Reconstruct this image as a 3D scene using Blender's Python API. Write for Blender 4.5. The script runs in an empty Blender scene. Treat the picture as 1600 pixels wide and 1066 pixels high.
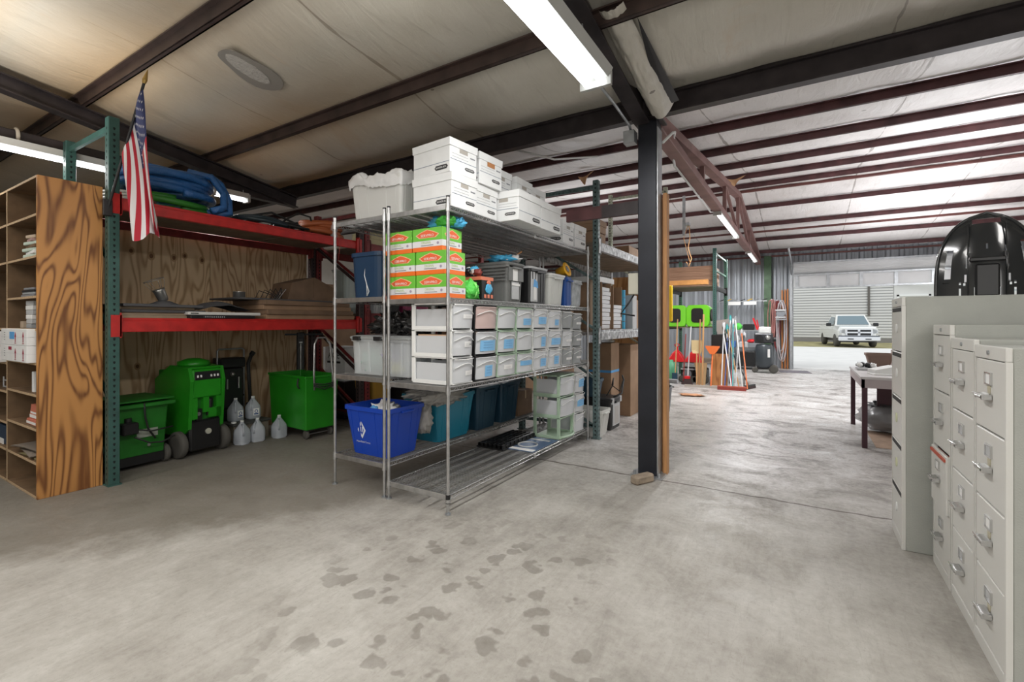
import bpy, bmesh, math, random
from mathutils import Vector, Matrix, noise
PI = math.pi
R = math.radians
SC = bpy.context.scene
COL = SC.collection
rng = random.Random(11)

# ------------------------------------------------------------------ materials
MATS = {}
def mat(name, col, rough=.5, metal=0, var=0, scale=8, bump=0, bscale=40, alpha=1, emit=0, spec=.5, stretch=(1, 1, 1), coat=0):
    if name in MATS: return MATS[name]
    m = bpy.data.materials.new(name); m.use_nodes = True
    nt = m.node_tree; b = nt.nodes['Principled BSDF']
    c = (*col, 1)
    b.inputs['Base Color'].default_value = c
    b.inputs['Roughness'].default_value = rough
    b.inputs['Metallic'].default_value = metal
    b.inputs['Specular IOR Level'].default_value = spec
    b.inputs['Alpha'].default_value = alpha
    if coat: b.inputs['Coat Weight'].default_value = coat
    if emit:
        b.inputs['Emission Color'].default_value = c; b.inputs['Emission Strength'].default_value = emit
    if var or bump:
        tc = nt.nodes.new('ShaderNodeTexCoord'); mp = nt.nodes.new('ShaderNodeMapping')
        mp.inputs['Scale'].default_value = stretch
        nt.links.new(tc.outputs['Object'], mp.inputs[0])
    if var:
        n = nt.nodes.new('ShaderNodeTexNoise'); n.inputs['Scale'].default_value = scale; n.inputs['Detail'].default_value = 5
        nt.links.new(mp.outputs[0], n.inputs['Vector'])
        r = nt.nodes.new('ShaderNodeValToRGB')
        r.color_ramp.elements[0].position = .3; r.color_ramp.elements[1].position = .7
        r.color_ramp.elements[0].color = (*[max(0, x*(1-var)) for x in col], 1)
        r.color_ramp.elements[1].color = (*[min(1, x*(1+var)) for x in col], 1)
        nt.links.new(n.outputs['Fac'], r.inputs[0]); nt.links.new(r.outputs[0], b.inputs['Base Color'])
    if bump:
        n2 = nt.nodes.new('ShaderNodeTexNoise'); n2.inputs['Scale'].default_value = bscale; n2.inputs['Detail'].default_value = 3
        nt.links.new(mp.outputs[0], n2.inputs['Vector'])
        bp = nt.nodes.new('ShaderNodeBump'); bp.inputs['Strength'].default_value = bump; bp.inputs['Distance'].default_value = .02
        nt.links.new(n2.outputs['Fac'], bp.inputs['Height']); nt.links.new(bp.outputs[0], b.inputs['Normal'])
    MATS[name] = m
    return m

def ramp(nt, stops):
    r = nt.nodes.new('ShaderNodeValToRGB'); e = r.color_ramp.elements
    while len(e) < len(stops): e.new(.5)
    for q, (p, c) in zip(e, stops):
        q.position = p; q.color = (*c, 1) if len(c) == 3 else c
    return r

def math_node(nt, op, a, b=None, c=None):
    n = nt.nodes.new('ShaderNodeMath'); n.operation = op
    for i, x in enumerate((a, b, c)):
        if x is None: continue
        if isinstance(x, (int, float)): n.inputs[i].default_value = x
        else: nt.links.new(x, n.inputs[i])
    return n.outputs[0]

def mix_col(nt, fac, a, b, mode='MIX'):
    n = nt.nodes.new('ShaderNodeMix'); n.data_type = 'RGBA'; n.blend_type = mode
    for i, x in ((0, fac), (6, a), (7, b)):
        if isinstance(x, (int, float)): n.inputs[i].default_value = x
        elif isinstance(x, tuple): n.inputs[i].default_value = (*x, 1)
        else: nt.links.new(x, n.inputs[i])
    return n.outputs[2]

def noise_node(nt, vec, scale, detail=4, rough=.5, dist=0):
    n = nt.nodes.new('ShaderNodeTexNoise')
    n.inputs['Scale'].default_value = scale; n.inputs['Detail'].default_value = detail
    n.inputs['Roughness'].default_value = rough; n.inputs['Distortion'].default_value = dist
    if vec is not None: nt.links.new(vec, n.inputs['Vector'])
    return n.outputs['Fac']

def mapped(nt, scale, loc=(0, 0, 0)):
    tc = nt.nodes.new('ShaderNodeTexCoord'); mp = nt.nodes.new('ShaderNodeMapping')
    mp.inputs['Scale'].default_value = scale; mp.inputs['Location'].default_value = loc
    nt.links.new(tc.outputs['Object'], mp.inputs[0]); return mp.outputs[0]

def plywood(name, light, dark, rings=9, scale=1.0, loc=(0, 0, 0), axis='z', knots=True, rough=.55):
    if name in MATS: return MATS[name]
    m = bpy.data.materials.new(name); m.use_nodes = True; nt = m.node_tree; b = nt.nodes['Principled BSDF']
    st = {'z': (3.9, 3.9, .62), 'y': (3.9, .62, 3.9), 'x': (.62, 3.9, 3.9)}[axis]
    v = mapped(nt, tuple(s*scale for s in st), loc)
    n = noise_node(nt, v, 1.0, 2, .45, .35)
    s = math_node(nt, 'SINE', math_node(nt, 'MULTIPLY', n, rings*6.283))
    s = math_node(nt, 'MULTIPLY_ADD', s, .5, .5)
    s = math_node(nt, 'POWER', s, 2.6)
    grain = noise_node(nt, mapped(nt, tuple(40*scale if q > 1 else 3*scale for q in st)), 1, 3)
    s2 = math_node(nt, 'MULTIPLY', s, math_node(nt, 'MULTIPLY_ADD', grain, 1.0, .45))
    c = mix_col(nt, s2, light, dark)
    blot = noise_node(nt, mapped(nt, (1.3, 1.3, .8)), 1, 3)
    c = mix_col(nt, math_node(nt, 'MULTIPLY_ADD', blot, .5, -.12), c, tuple(x*.55 for x in dark))
    if knots:
        vo = nt.nodes.new('ShaderNodeTexVoronoi'); vo.inputs['Scale'].default_value = 1
        nt.links.new(mapped(nt, (2.6, 2.6, 1.7)), vo.inputs['Vector'])
        k = math_node(nt, 'LESS_THAN', vo.outputs['Distance'], .085)
        c = mix_col(nt, math_node(nt, 'MULTIPLY', k, .75), c, (.12, .05, .02))
    nt.links.new(c, b.inputs['Base Color']); b.inputs['Roughness'].default_value = rough
    MATS[name] = m; return m

def concrete():
    m = bpy.data.materials.new('stained_concrete'); m.use_nodes = True; nt = m.node_tree; b = nt.nodes['Principled BSDF']
    P = mapped(nt, (1, 1, 1)); sx = nt.nodes.new('ShaderNodeSeparateXYZ'); nt.links.new(P, sx.inputs[0])
    X, Y = sx.outputs[0], sx.outputs[1]
    big = noise_node(nt, P, .55, 5, .6, .4); med = noise_node(nt, P, 2.6, 6, .65, .6); fine = noise_node(nt, P, 26, 5, .7)
    streak = noise_node(nt, mapped(nt, (7, 1.6, 1)), 1, 5, .7, .8)
    r1 = ramp(nt, [(.37, (.215, .20, .178)), (.5, (.375, .357, .325)), (.62, (.50, .485, .452))])
    t = math_node(nt, 'ADD', math_node(nt, 'MULTIPLY', big, .45), math_node(nt, 'ADD', math_node(nt, 'MULTIPLY', med, .33), math_node(nt, 'MULTIPLY', streak, .22)))
    t = math_node(nt, 'ADD', math_node(nt, 'MULTIPLY', t, .86), math_node(nt, 'MULTIPLY', fine, .14))
    nt.links.new(t, r1.inputs[0])
    # building beyond the joint: paler, cooler and worn
    r2 = ramp(nt, [(.40, (.17, .155, .145)), (.49, (.42, .395, .38)), (.60, (.66, .645, .635))])
    t2 = math_node(nt, 'ADD', math_node(nt, 'MULTIPLY', noise_node(nt, mapped(nt, (1.0, 1.5, 1)), 1.7, 8, .72, .8), .75), math_node(nt, 'MULTIPLY', fine, .25))
    nt.links.new(t2, r2.inputs[0])
    yw = math_node(nt, 'ADD', Y, math_node(nt, 'MULTIPLY', math_node(nt, 'SUBTRACT', med, .5), .9))
    ss = nt.nodes.new('ShaderNodeMapRange'); ss.interpolation_type = 'SMOOTHSTEP'
    nt.links.new(yw, ss.inputs[0]); ss.inputs[1].default_value = 3.4; ss.inputs[2].default_value = 6.2
    c = mix_col(nt, ss.outputs[0], r1.outputs[0], r2.outputs[0])
    # dark damp spots, clustered in the open floor near the wire shelf
    v = nt.nodes.new('ShaderNodeTexVoronoi'); v.inputs['Scale'].default_value = 6.2
    dm = nt.nodes.new('ShaderNodeVectorMath'); dm.operation = 'ADD'
    nn = nt.nodes.new('ShaderNodeTexNoise'); nn.inputs['Scale'].default_value = 9; nt.links.new(P, nn.inputs['Vector'])
    sc_ = nt.nodes.new('ShaderNodeVectorMath'); sc_.operation = 'SCALE'; sc_.inputs['Scale'].default_value = .16
    nt.links.new(nn.outputs['Color'], sc_.inputs[0]); nt.links.new(P, dm.inputs[0]); nt.links.new(sc_.outputs[0], dm.inputs[1])
    nt.links.new(dm.outputs[0], v.inputs['Vector'])
    spot = ramp(nt, [(.30, (1, 1, 1)), (.37, (0, 0, 0))]); nt.links.new(v.outputs['Distance'], spot.inputs[0])
    dx = math_node(nt, 'MULTIPLY', math_node(nt, 'ADD', X, 1.55), .95); dy = math_node(nt, 'MULTIPLY', math_node(nt, 'SUBTRACT', Y, 1.95), 1.0)
    d = math_node(nt, 'SQRT', math_node(nt, 'ADD', math_node(nt, 'MULTIPLY', dx, dx), math_node(nt, 'MULTIPLY', dy, dy)))
    rr = nt.nodes.new('ShaderNodeMapRange'); nt.links.new(d, rr.inputs[0]); rr.inputs[1].default_value = .15; rr.inputs[2].default_value = 1.35; rr.inputs[3].default_value = 1; rr.inputs[4].default_value = 0
    pres = ramp(nt, [(.45, (0, 0, 0)), (.62, (1, 1, 1))])
    nt.links.new(math_node(nt, 'ADD', math_node(nt, 'MULTIPLY', rr.outputs[0], .5), math_node(nt, 'MULTIPLY', noise_node(nt, P, 2.2, 2), .62)), pres.inputs[0])
    mask = math_node(nt, 'MULTIPLY', math_node(nt, 'MULTIPLY', spot.outputs[0], pres.outputs[0]), .5)
    c = mix_col(nt, mask, c, (.13, .115, .095))
    # darker band in front of the racks on the left
    sd = math_node(nt, 'SUBTRACT', math_node(nt, 'SUBTRACT', Y, .7), math_node(nt, 'MULTIPLY', math_node(nt, 'ADD', X, 4.0), 1.39))
    sd = math_node(nt, 'ADD', sd, math_node(nt, 'MULTIPLY', math_node(nt, 'SUBTRACT', noise_node(nt, P, 3.0, 5, .7), .5), 1.6))
    br = nt.nodes.new('ShaderNodeMapRange'); nt.links.new(sd, br.inputs[0])
    br.inputs[1].default_value = -.15; br.inputs[2].default_value = .5; br.inputs[3].default_value = 0; br.inputs[4].default_value = .72
    xl = nt.nodes.new('ShaderNodeMapRange'); nt.links.new(X, xl.inputs[0]); xl.inputs[1].default_value = -2.7; xl.inputs[2].default_value = -3.1
    c = mix_col(nt, math_node(nt, 'MULTIPLY', br.outputs[0], xl.outputs[0]), c, (.15, .132, .105))
    sp = ramp(nt, [(.60, (0, 0, 0)), (.66, (1, 1, 1))]); nt.links.new(noise_node(nt, P, 60, 3, .6), sp.inputs[0])
    c = mix_col(nt, math_node(nt, 'MULTIPLY', sp.outputs[0], .16), c, (.14, .12, .1))
    sc3 = ramp(nt, [(.56, (0, 0, 0)), (.60, (1, 1, 1))]); nt.links.new(noise_node(nt, mapped(nt, (26, 5, 1)), 1, 4, .7, 1.5), sc3.inputs[0])
    c = mix_col(nt, math_node(nt, 'MULTIPLY', sc3.outputs[0], .14), c, (.2, .18, .15))
    # sawn joint between the two slabs
    jy = math_node(nt, 'ADD', math_node(nt, 'SUBTRACT', Y, 4.3), math_node(nt, 'MULTIPLY', math_node(nt, 'SUBTRACT', noise_node(nt, P, 5, 4), .5), .07))
    jl = math_node(nt, 'LESS_THAN', math_node(nt, 'ABSOLUTE', jy), math_node(nt, 'MULTIPLY_ADD', fine, .03, -.002))
    c = mix_col(nt, math_node(nt, 'MULTIPLY', jl, .85), c, (.08, .06, .045))
    nt.links.new(c, b.inputs['Base Color'])
    ro = ramp(nt, [(.42, (.5,)*3), (.58, (.24,)*3)]); nt.links.new(t2, ro.inputs[0]); nt.links.new(math_node(nt, 'ADD', ro.outputs[0], math_node(nt, 'MULTIPLY', math_node(nt, 'SUBTRACT', 1.0, ss.outputs[0]), .2)), b.inputs['Roughness'])
    b.inputs['Specular IOR Level'].default_value = .45
    bp = nt.nodes.new('ShaderNodeBump'); bp.inputs['Strength'].default_value = .25; bp.inputs['Distance'].default_value = .01
    nt.links.new(math_node(nt, 'ADD', fine, med), bp.inputs['Height']); nt.links.new(bp.outputs[0], b.inputs['Normal'])
    return m

def insulation(name, c1, c2, stain, warm=False):
    m = bpy.data.materials.new(name); m.use_nodes = True; nt = m.node_tree; b = nt.nodes['Principled BSDF']
    P = mapped(nt, (1, 1, 1)); n = noise_node(nt, P, .8, 5, .6, .3)
    r = ramp(nt, [(.35, c1), (.65, c2)]); nt.links.new(n, r.inputs[0])
    st = noise_node(nt, mapped(nt, (2.0, .5, 1), (3, 1, 0)), 1.0, 6, .7, .6)
    s2 = ramp(nt, [(.60, (0, 0, 0)), (.72, (1, 1, 1))]); nt.links.new(st, s2.inputs[0])
    c = mix_col(nt, math_node(nt, 'MULTIPLY', s2.outputs[0], .35), r.outputs[0], stain)
    sx = nt.nodes.new('ShaderNodeSeparateXYZ'); nt.links.new(P, sx.inputs[0])
    sxp, so_, sk = (1.8, 3.05, .6) if warm else (1.8, -.9, .6)
    sf = math_node(nt, 'ABSOLUTE', math_node(nt, 'SUBTRACT', math_node(nt, 'FRACT', math_node(nt, 'ADD', math_node(nt, 'DIVIDE', math_node(nt, 'ADD', sx.outputs[0], so_), sxp), .5)), .5))
    sn = noise_node(nt, mapped(nt, (.3, 2.2, .3)), 1.3, 3)
    sl = math_node(nt, 'LESS_THAN', sf, math_node(nt, 'MULTIPLY_ADD', sn, .03, -.009))
    c = mix_col(nt, math_node(nt, 'MULTIPLY', sl, sk), c, (.14, .11, .085))
    vt = nt.nodes.new('ShaderNodeTexVoronoi'); vt.inputs['Scale'].default_value = 1.5; nt.links.new(mapped(nt, (1, 1.6, 0)), vt.inputs['Vector'])
    c = mix_col(nt, math_node(nt, 'MULTIPLY', math_node(nt, 'LESS_THAN', vt.outputs['Distance'], .035), .7), c, (.09, .07, .06))
    wr = ramp(nt, [(.55, (0, 0, 0)), (.68, (1, 1, 1))]); nt.links.new(noise_node(nt, mapped(nt, (13, 2.2, 1)), 1, 4, .6, 1.0), wr.inputs[0])
    c = mix_col(nt, math_node(nt, 'MULTIPLY', wr.outputs[0], .12), c, (.2, .17, .13))
    if warm:
        sx = nt.nodes.new('ShaderNodeSeparateXYZ'); nt.links.new(P, sx.inputs[0])
        mr = nt.nodes.new('ShaderNodeMapRange'); nt.links.new(math_node(nt, 'ADD', sx.outputs[0], math_node(nt, 'MULTIPLY', n, 1.5)), mr.inputs[0])
        mr.inputs[1].default_value = -1.6; mr.inputs[2].default_value = -4.6
        edgey = math_node(nt, 'ABSOLUTE', math_node(nt, 'SUBTRACT', math_node(nt, 'FRACT', math_node(nt, 'DIVIDE', math_node(nt, 'SUBTRACT', 4.34, sx.outputs[1]), 1.27)), .5))
        wf = math_node(nt, 'MULTIPLY', mr.outputs[0], math_node(nt, 'MULTIPLY_ADD', edgey, 1.5, .1))
        c = mix_col(nt, wf, c, (.66, .47, .27))
    nt.links.new(c, b.inputs['Base Color']); b.inputs['Roughness'].default_value = .42
    w = noise_node(nt, mapped(nt, (9, 1.8, 3)), 1, 5, .6, 1.2)
    bp = nt.nodes.new('ShaderNodeBump'); bp.inputs['Strength'].default_value = .5; bp.inputs['Distance'].default_value = .03
    nt.links.new(w, bp.inputs['Height']); nt.links.new(bp.outputs[0], b.inputs['Normal'])
    return m

# ------------------------------------------------------------------ mesh builder
_glyph = {}
def glyphs(s):
    if s not in _glyph:
        cu = bpy.data.curves.new('lettering', 'FONT'); cu.body = s; cu.size = 1; cu.resolution_u = 2
        o = bpy.data.objects.new('lettering', cu); me = o.to_mesh()
        vs = [tuple(v.co) for v in me.vertices]; fs = [tuple(p.vertices) for p in me.polygons]
        o.to_mesh_clear(); bpy.data.objects.remove(o); bpy.data.curves.remove(cu)
        _glyph[s] = (vs, fs)
    return _glyph[s]

def rrect(w, d, r, z, cx=0, cy=0, n=4):
    r = min(r, w/2-1e-4, d/2-1e-4); out = []
    for (sx, sy, a0) in ((1, 1, 0), (-1, 1, 90), (-1, -1, 180), (1, -1, 270)):
        for i in range(n+1):
            a = R(a0+90*i/n)
            out.append((cx+sx*(w/2-r)+r*math.cos(a), cy+sy*(d/2-r)+r*math.sin(a), z))
    return out

class MB:
    def __init__(s): s.v = []; s.f = []; s.m = []; s.sm = []; s.mats = []; s.M = Matrix.Identity(4)
    def add(s, vs, fs, m, smooth=False):
        if m not in s.mats: s.mats.append(m)
        k = s.mats.index(m); o = len(s.v)
        s.v += [tuple(s.M @ Vector(q)) for q in vs]
        for f in fs: s.f.append(tuple(i+o for i in f)); s.m.append(k); s.sm.append(smooth)
        return s
    def box(s, x0, x1, y0, y1, z0, z1, m, b=0):
        if x1 < x0: x0, x1 = x1, x0
        if y1 < y0: y0, y1 = y1, y0
        if z1 < z0: z0, z1 = z1, z0
        b = min(b, (x1-x0)*.45, (y1-y0)*.45, (z1-z0)*.45)
        if b <= 0:
            vs = [(x, y, z) for x in (x0, x1) for y in (y0, y1) for z in (z0, z1)]
            return s.add(vs, [(0, 1, 3, 2), (4, 6, 7, 5), (0, 4, 5, 1), (2, 3, 7, 6), (0, 2, 6, 4), (1, 5, 7, 3)], m)
        vs = []; idx = {}
        L = [(x0, x1), (y0, y1), (z0, z1)]
        for i in (0, 1):
            for j in (0, 1):
                for k in (0, 1):
                    c = (i, j, k)
                    for ax in range(3):
                        p = []
                        for q in range(3):
                            e = L[q][c[q]]
                            p.append(e if q == ax else e+(b if c[q] == 0 else -b))
                        idx[(c, ax)] = len(vs); vs.append(tuple(p))
        fs = []
        def F(*k): fs.append(tuple(k))
        for ax in range(3):
            a, c_ = [(1, 2), (2, 0), (0, 1)][ax]
            for sd in (0, 1):
                q = []
                for (u, w) in ((0, 0), (1, 0), (1, 1), (0, 1)):
                    c = [0, 0, 0]; c[ax] = sd; c[a] = u; c[c_] = w; q.append(idx[(tuple(c), ax)])
                F(*(q if sd else q[::-1]))
        for ax in range(3):
            a, c_ = [(1, 2), (2, 0), (0, 1)][ax]
            for u in (0, 1):
                for w in (0, 1):
                    c0 = [0, 0, 0]; c1 = [0, 0, 0]; c1[ax] = 1
                    for c in (c0, c1): c[a] = u; c[c_] = w
                    q = [idx[(tuple(c0), a)], idx[(tuple(c1), a)], idx[(tuple(c1), c_)], idx[(tuple(c0), c_)]]
                    F(*(q if (u == w) else q[::-1]))
        for i in (0, 1):
            for j in (0, 1):
                for k in (0, 1):
                    q = [idx[((i, j, k), a)] for a in range(3)]
                    F(*(q if (i+j+k) % 2 else q[::-1]))
        return s.add(vs, fs, m)
    def bar(s, p0, p1, w, h, m, up=(0, 0, 1)):
        p0 = Vector(p0); p1 = Vector(p1); d = (p1-p0).normalized(); u = Vector(up)
        if abs(d.dot(u)) > .98: u = Vector((0, 1, 0))
        a = d.cross(u).normalized(); u = a.cross(d).normalized()
        vs = [tuple(p+a*sx*w/2+u*sy*h/2) for p in (p0, p1) for sx, sy in ((-1, -1), (1, -1), (1, 1), (-1, 1))]
        return s.add(vs, [(0, 1, 2, 3), (7, 6, 5, 4), (0, 4, 5, 1), (1, 5, 6, 2), (2, 6, 7, 3), (3, 7, 4, 0)], m)
    def cyl(s, p0, p1, r0, m, r1=None, n=12, caps=True, smooth=True):
        r1 = r0 if r1 is None else r1; p0 = Vector(p0); p1 = Vector(p1); d = (p1-p0).normalized()
        u = Vector((0, 0, 1)) if abs(d.z) < .9 else Vector((1, 0, 0)); a = d.cross(u).normalized(); c = d.cross(a)
        ring = lambda p, r: [tuple(p+a*r*math.cos(2*PI*i/n)+c*r*math.sin(2*PI*i/n)) for i in range(n)]
        s.add(ring(p0, r0)+ring(p1, r1), [(i, (i+1) % n, n+(i+1) % n, n+i) for i in range(n)], m, smooth)
        if caps: s.add(ring(p0, r0)+ring(p1, r1), [tuple(range(n))[::-1], tuple(range(n, 2*n))], m)
        return s
    def tube(s, path, r, m, n=8, closed=False):
        P = [Vector(p) for p in path]; N = len(P); vs = []
        a = None
        for i in range(N):
            if closed: d = P[(i+1) % N]-P[i-1]
            else: d = P[min(i+1, N-1)]-P[max(i-1, 0)]
            d.normalize()
            if a is None:
                u = Vector((0, 0, 1)) if abs(d.z) < .9 else Vector((1, 0, 0)); a = d.cross(u).normalized()
            else:
                a = (a-d*a.dot(d)).normalized()
            c = d.cross(a); rr = r[i] if isinstance(r, (list, tuple)) else r
            vs += [tuple(P[i]+a*rr*math.cos(2*PI*k/n)+c*rr*math.sin(2*PI*k/n)) for k in range(n)]
        fs = []
        for i in range(N if closed else N-1):
            j = (i+1) % N
            for k in range(n): fs.append((i*n+k, i*n+(k+1) % n, j*n+(k+1) % n, j*n+k))
        if not closed: fs += [tuple(range(n))[::-1], tuple((N-1)*n+k for k in range(n))]
        return s.add(vs, fs, m, True)
    def loft(s, rings, m, cap0=True, cap1=True, smooth=False):
        n = len(rings[0]); vs = [p for r in rings for p in r]; fs = []
        for i in range(len(rings)-1):
            for k in range(n): fs.append((i*n+k, i*n+(k+1) % n, (i+1)*n+(k+1) % n, (i+1)*n+k))
        if cap0: fs.append(tuple(range(n))[::-1])
        if cap1: fs.append(tuple((len(rings)-1)*n+k for k in range(n)))
        return s.add(vs, fs, m, smooth)
    def tub(s, w0, d0, w1, d1, h, m, r=.04, t=.006, rim=.02, rimh=.03, z=0, floor_=True):
        """open tapered container, with a rolled rim"""
        rg = [rrect(w0, d0, r, z), rrect(w1, d1, r, z+h-rimh), rrect(w1+rim, d1+rim, r, z+h-rimh), rrect(w1+rim, d1+rim, r, z+h),
              rrect(w1-2*t, d1-2*t, r, z+h), rrect(w0-2*t, d0-2*t, r, z+t)]
        return s.loft(rg, m)
    def lathe(s, prof, m, c=(0, 0, 0), n=20, smooth=True):
        rings = [[(c[0]+r*math.cos(2*PI*i/n), c[1]+r*math.sin(2*PI*i/n), c[2]+z) for i in range(n)] for r, z in prof]
        return s.loft(rings, m, prof[0][0] > 1e-4, prof[-1][0] > 1e-4, smooth)
    def sph(s, c, r, m, n=12):
        if isinstance(r, (int, float)): r = (r, r, r)
        rings = []
        for j in range(1, n):
            t = PI*j/n
            rings.append([(c[0]+r[0]*math.sin(t)*math.cos(2*PI*i/(2*n)), c[1]+r[1]*math.sin(t)*math.sin(2*PI*i/(2*n)), c[2]-r[2]*math.cos(t)) for i in range(2*n)])
        return s.loft(rings, m, True, True, True)
    def crumple(s, c, r, m, amp=.25, freq=4, seed=0, flat=0, n=22):
        vs = []; N = 2*n
        for j in range(n+1):
            t = PI*j/n
            for i in range(N):
                p = Vector((math.sin(t)*math.cos(2*PI*i/N), math.sin(t)*math.sin(2*PI*i/N), -math.cos(t)))
                q = p*freq*.5+Vector((seed*7.3, seed*1.7, seed*3.1))
                k = 1+amp*(abs(noise.noise(q))*2-.5)+amp*.5*noise.noise(q*2.7)
                z = p.z*k
                if flat: z = max(z, -flat)
                vs.append((c[0]+r[0]*p.x*k, c[1]+r[1]*p.y*k, c[2]+r[2]*z))
        fs = [(j*N+i, j*N+(i+1) % N, (j+1)*N+(i+1) % N, (j+1)*N+i) for j in range(n) for i in range(N)]
        return s.add(vs, fs, m, True)
    def prism(s, pts, axis, a0, a1, m):
        def P(u, w, a): return {'x': (a, u, w), 'y': (u, a, w), 'z': (u, w, a)}[axis]
        n = len(pts)
        vs = [P(u, w, a0) for u, w in pts]+[P(u, w, a1) for u, w in pts]
        fs = [(i, (i+1) % n, n+(i+1) % n, n+i) for i in range(n)]+[tuple(range(n))[::-1], tuple(range(n, 2*n))]
        return s.add(vs, fs, m)
    def text(s, txt, o, right, up, h, m, width=None, center=True):
        vs, fs = glyphs(txt); right = Vector(right).normalized(); up = Vector(up).normalized(); o = Vector(o)
        xs = [v[0] for v in vs]; ys = [v[1] for v in vs]; x0, x1 = min(xs), max(xs); y0, y1 = min(ys), max(ys)
        k = h/max(.7, y1-y0) if width is None else h/(y1-y0); kx = k if width is None else width/(x1-x0)
        cx = (x0+x1)/2 if center else x0; cy = (y0+y1)/2 if center else y0
        return s.add([tuple(o+right*(v[0]-cx)*kx+up*(v[1]-cy)*k) for v in vs], fs, m)
    def sheet(s, fn, nu, nv, m, smooth=True, thick=0):
        vs = [tuple(fn(i/nu, j/nv)) for j in range(nv+1) for i in range(nu+1)]
        fs = [(j*(nu+1)+i, j*(nu+1)+i+1, (j+1)*(nu+1)+i+1, (j+1)*(nu+1)+i) for j in range(nv) for i in range(nu)]
        return s.add(vs, fs, m, smooth)
    def obj(s, name, parent=None, loc=(0, 0, 0), rz=0, label=None, fix=True):
        me = bpy.data.meshes.new(name); me.from_pydata(s.v, [], s.f)
        for m in s.mats: me.materials.append(m)
        me.polygons.foreach_set('material_index', s.m); me.polygons.foreach_set('use_smooth', s.sm)
        me.update()
        if fix:
            bm = bmesh.new(); bm.from_mesh(me); bmesh.ops.recalc_face_normals(bm, faces=bm.faces); bm.to_mesh(me); bm.free()
        o = bpy.data.objects.new(name, me); COL.objects.link(o)
        o.location = loc; o.rotation_euler = (0, 0, rz)
        if parent is not None: o.parent = parent
        if label: o['label'] = label
        return o
    def thing(s, name, label, cat, loc=(0, 0, 0), rz=0, group=None, kind=None):
        o = s.obj(name, None, loc, rz); return tag(o, label, cat, group, kind)

def tag(o, label, cat, group=None, kind=None):
    if label: o['label'] = label
    if cat: o['category'] = cat
    if group: o['group'] = group
    if kind: o['kind'] = kind
    return o
def thing(name, label, cat, loc=(0, 0, 0), rz=0, group=None):
    o = bpy.data.objects.new(name, None); o.empty_display_size = .1; COL.objects.link(o)
    o.location = loc; o.rotation_euler = (0, 0, rz); return tag(o, label, cat, group)
def struct(mb, name, loc=(0, 0, 0), fix=True):
    o = mb.obj(name, None, loc, fix=fix); o['kind'] = 'structure'; return o
def dup(o, loc=None, rz=None, label=None, group=None, parent=None):
    c = o.copy(); COL.objects.link(c)
    if parent is not None: c.parent = parent
    if loc is not None: c.location = loc
    if rz is not None: c.rotation_euler = (0, 0, rz)
    if label: c['label'] = label
    if group: c['group'] = group
    for ch in [q for q in bpy.data.objects if q.parent == o]: dup(ch, parent=c)
    return c
def at(x, y, z=0, rz=0): return Matrix.Translation((x, y, z)) @ Matrix.Rotation(rz, 4, 'Z')

# common materials
maroon = mat('maroon_painted_steel', (.085, .032, .034), .45, .2, .35, 5)
maroon_l = mat('dusty_red_steel', (.16, .062, .055), .5, .2, .3, 4)
darksteel = mat('dark_primed_steel', (.035, .028, .03), .42, .3, .4, 6)
galv = mat('galvanised_metal', (.42, .44, .46), .38, .75, .2, 10)
chrome = mat('zinc_plated_wire', (.46, .46, .46), .32, .85, .15, 20)
greenup = mat('green_rack_paint', (.035, .095, .083), .45, .1, .25, 7)
greylac = mat('grey_rack_paint', (.36, .37, .38), .5, .3, .45, 14)
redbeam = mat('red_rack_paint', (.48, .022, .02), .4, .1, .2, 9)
redbeam_d = mat('dull_or_shaded_red', (.19, .022, .022), .5, .1, .3, 9)
black = mat('black_plastic', (.012, .012, .013), .4)
black_m = mat('black_rubber', (.018, .018, .018), .7)
white_p = mat('white_plastic', (.78, .79, .78), .35)
white_c = mat('white_cardboard', (.76, .77, .77), .7, var=.04)
brown_c = mat('brown_cardboard', (.30, .19, .115), .8, var=.14, scale=5)
brown_d = mat('darker_cardboard', (.19, .12, .075), .8, var=.2, scale=5)
paper = mat('white_paper', (.82, .82, .81), .7)
ink = mat('black_print', (.02, .02, .022), .6)
grey_ink = mat('grey_print', (.22, .23, .25), .7)
blue_tape = mat('blue_tape', (.10, .36, .72), .55)
lumber = mat('pine_lumber', (.46, .23, .09), .6, var=.25, scale=6, stretch=(6, 6, .6))
timber = mat('stacked_timber', (.33, .19, .12), .7, var=.25, scale=6, stretch=(.5, 5, 8))
glassy = mat('translucent_plastic', (.74, .77, .79), .22, alpha=.62)
clearp = mat('clear_plastic', (.80, .84, .86), .12, alpha=.34)
tubeglow = mat('lit_fluorescent_tube', (.95, .98, 1.0), .4, emit=7)
# ------------------------------------------------------------------ setting
m = MB(); m.add([(-14, -5, 0), (9, -5, 0), (9, 17.2, 0), (-14, 17.2, 0)], [(0, 1, 2, 3)], concrete()); struct(m, 'floor')
conc_out = mat('outdoor_concrete', (.70, .69, .67), .8, var=.06, scale=1.5)
m = MB(); m.box(-40, 60, 17.2, 33.5, -.3, -.01, conc_out); struct(m, 'ground_apron')
grass = mat('dry_grass', (.30, .27, .13), .95, var=.5, scale=1.2)
m = MB(); m.box(-40, 60, 33.5, 70, -.3, .0, grass); struct(m, 'ground_verge')

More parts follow.
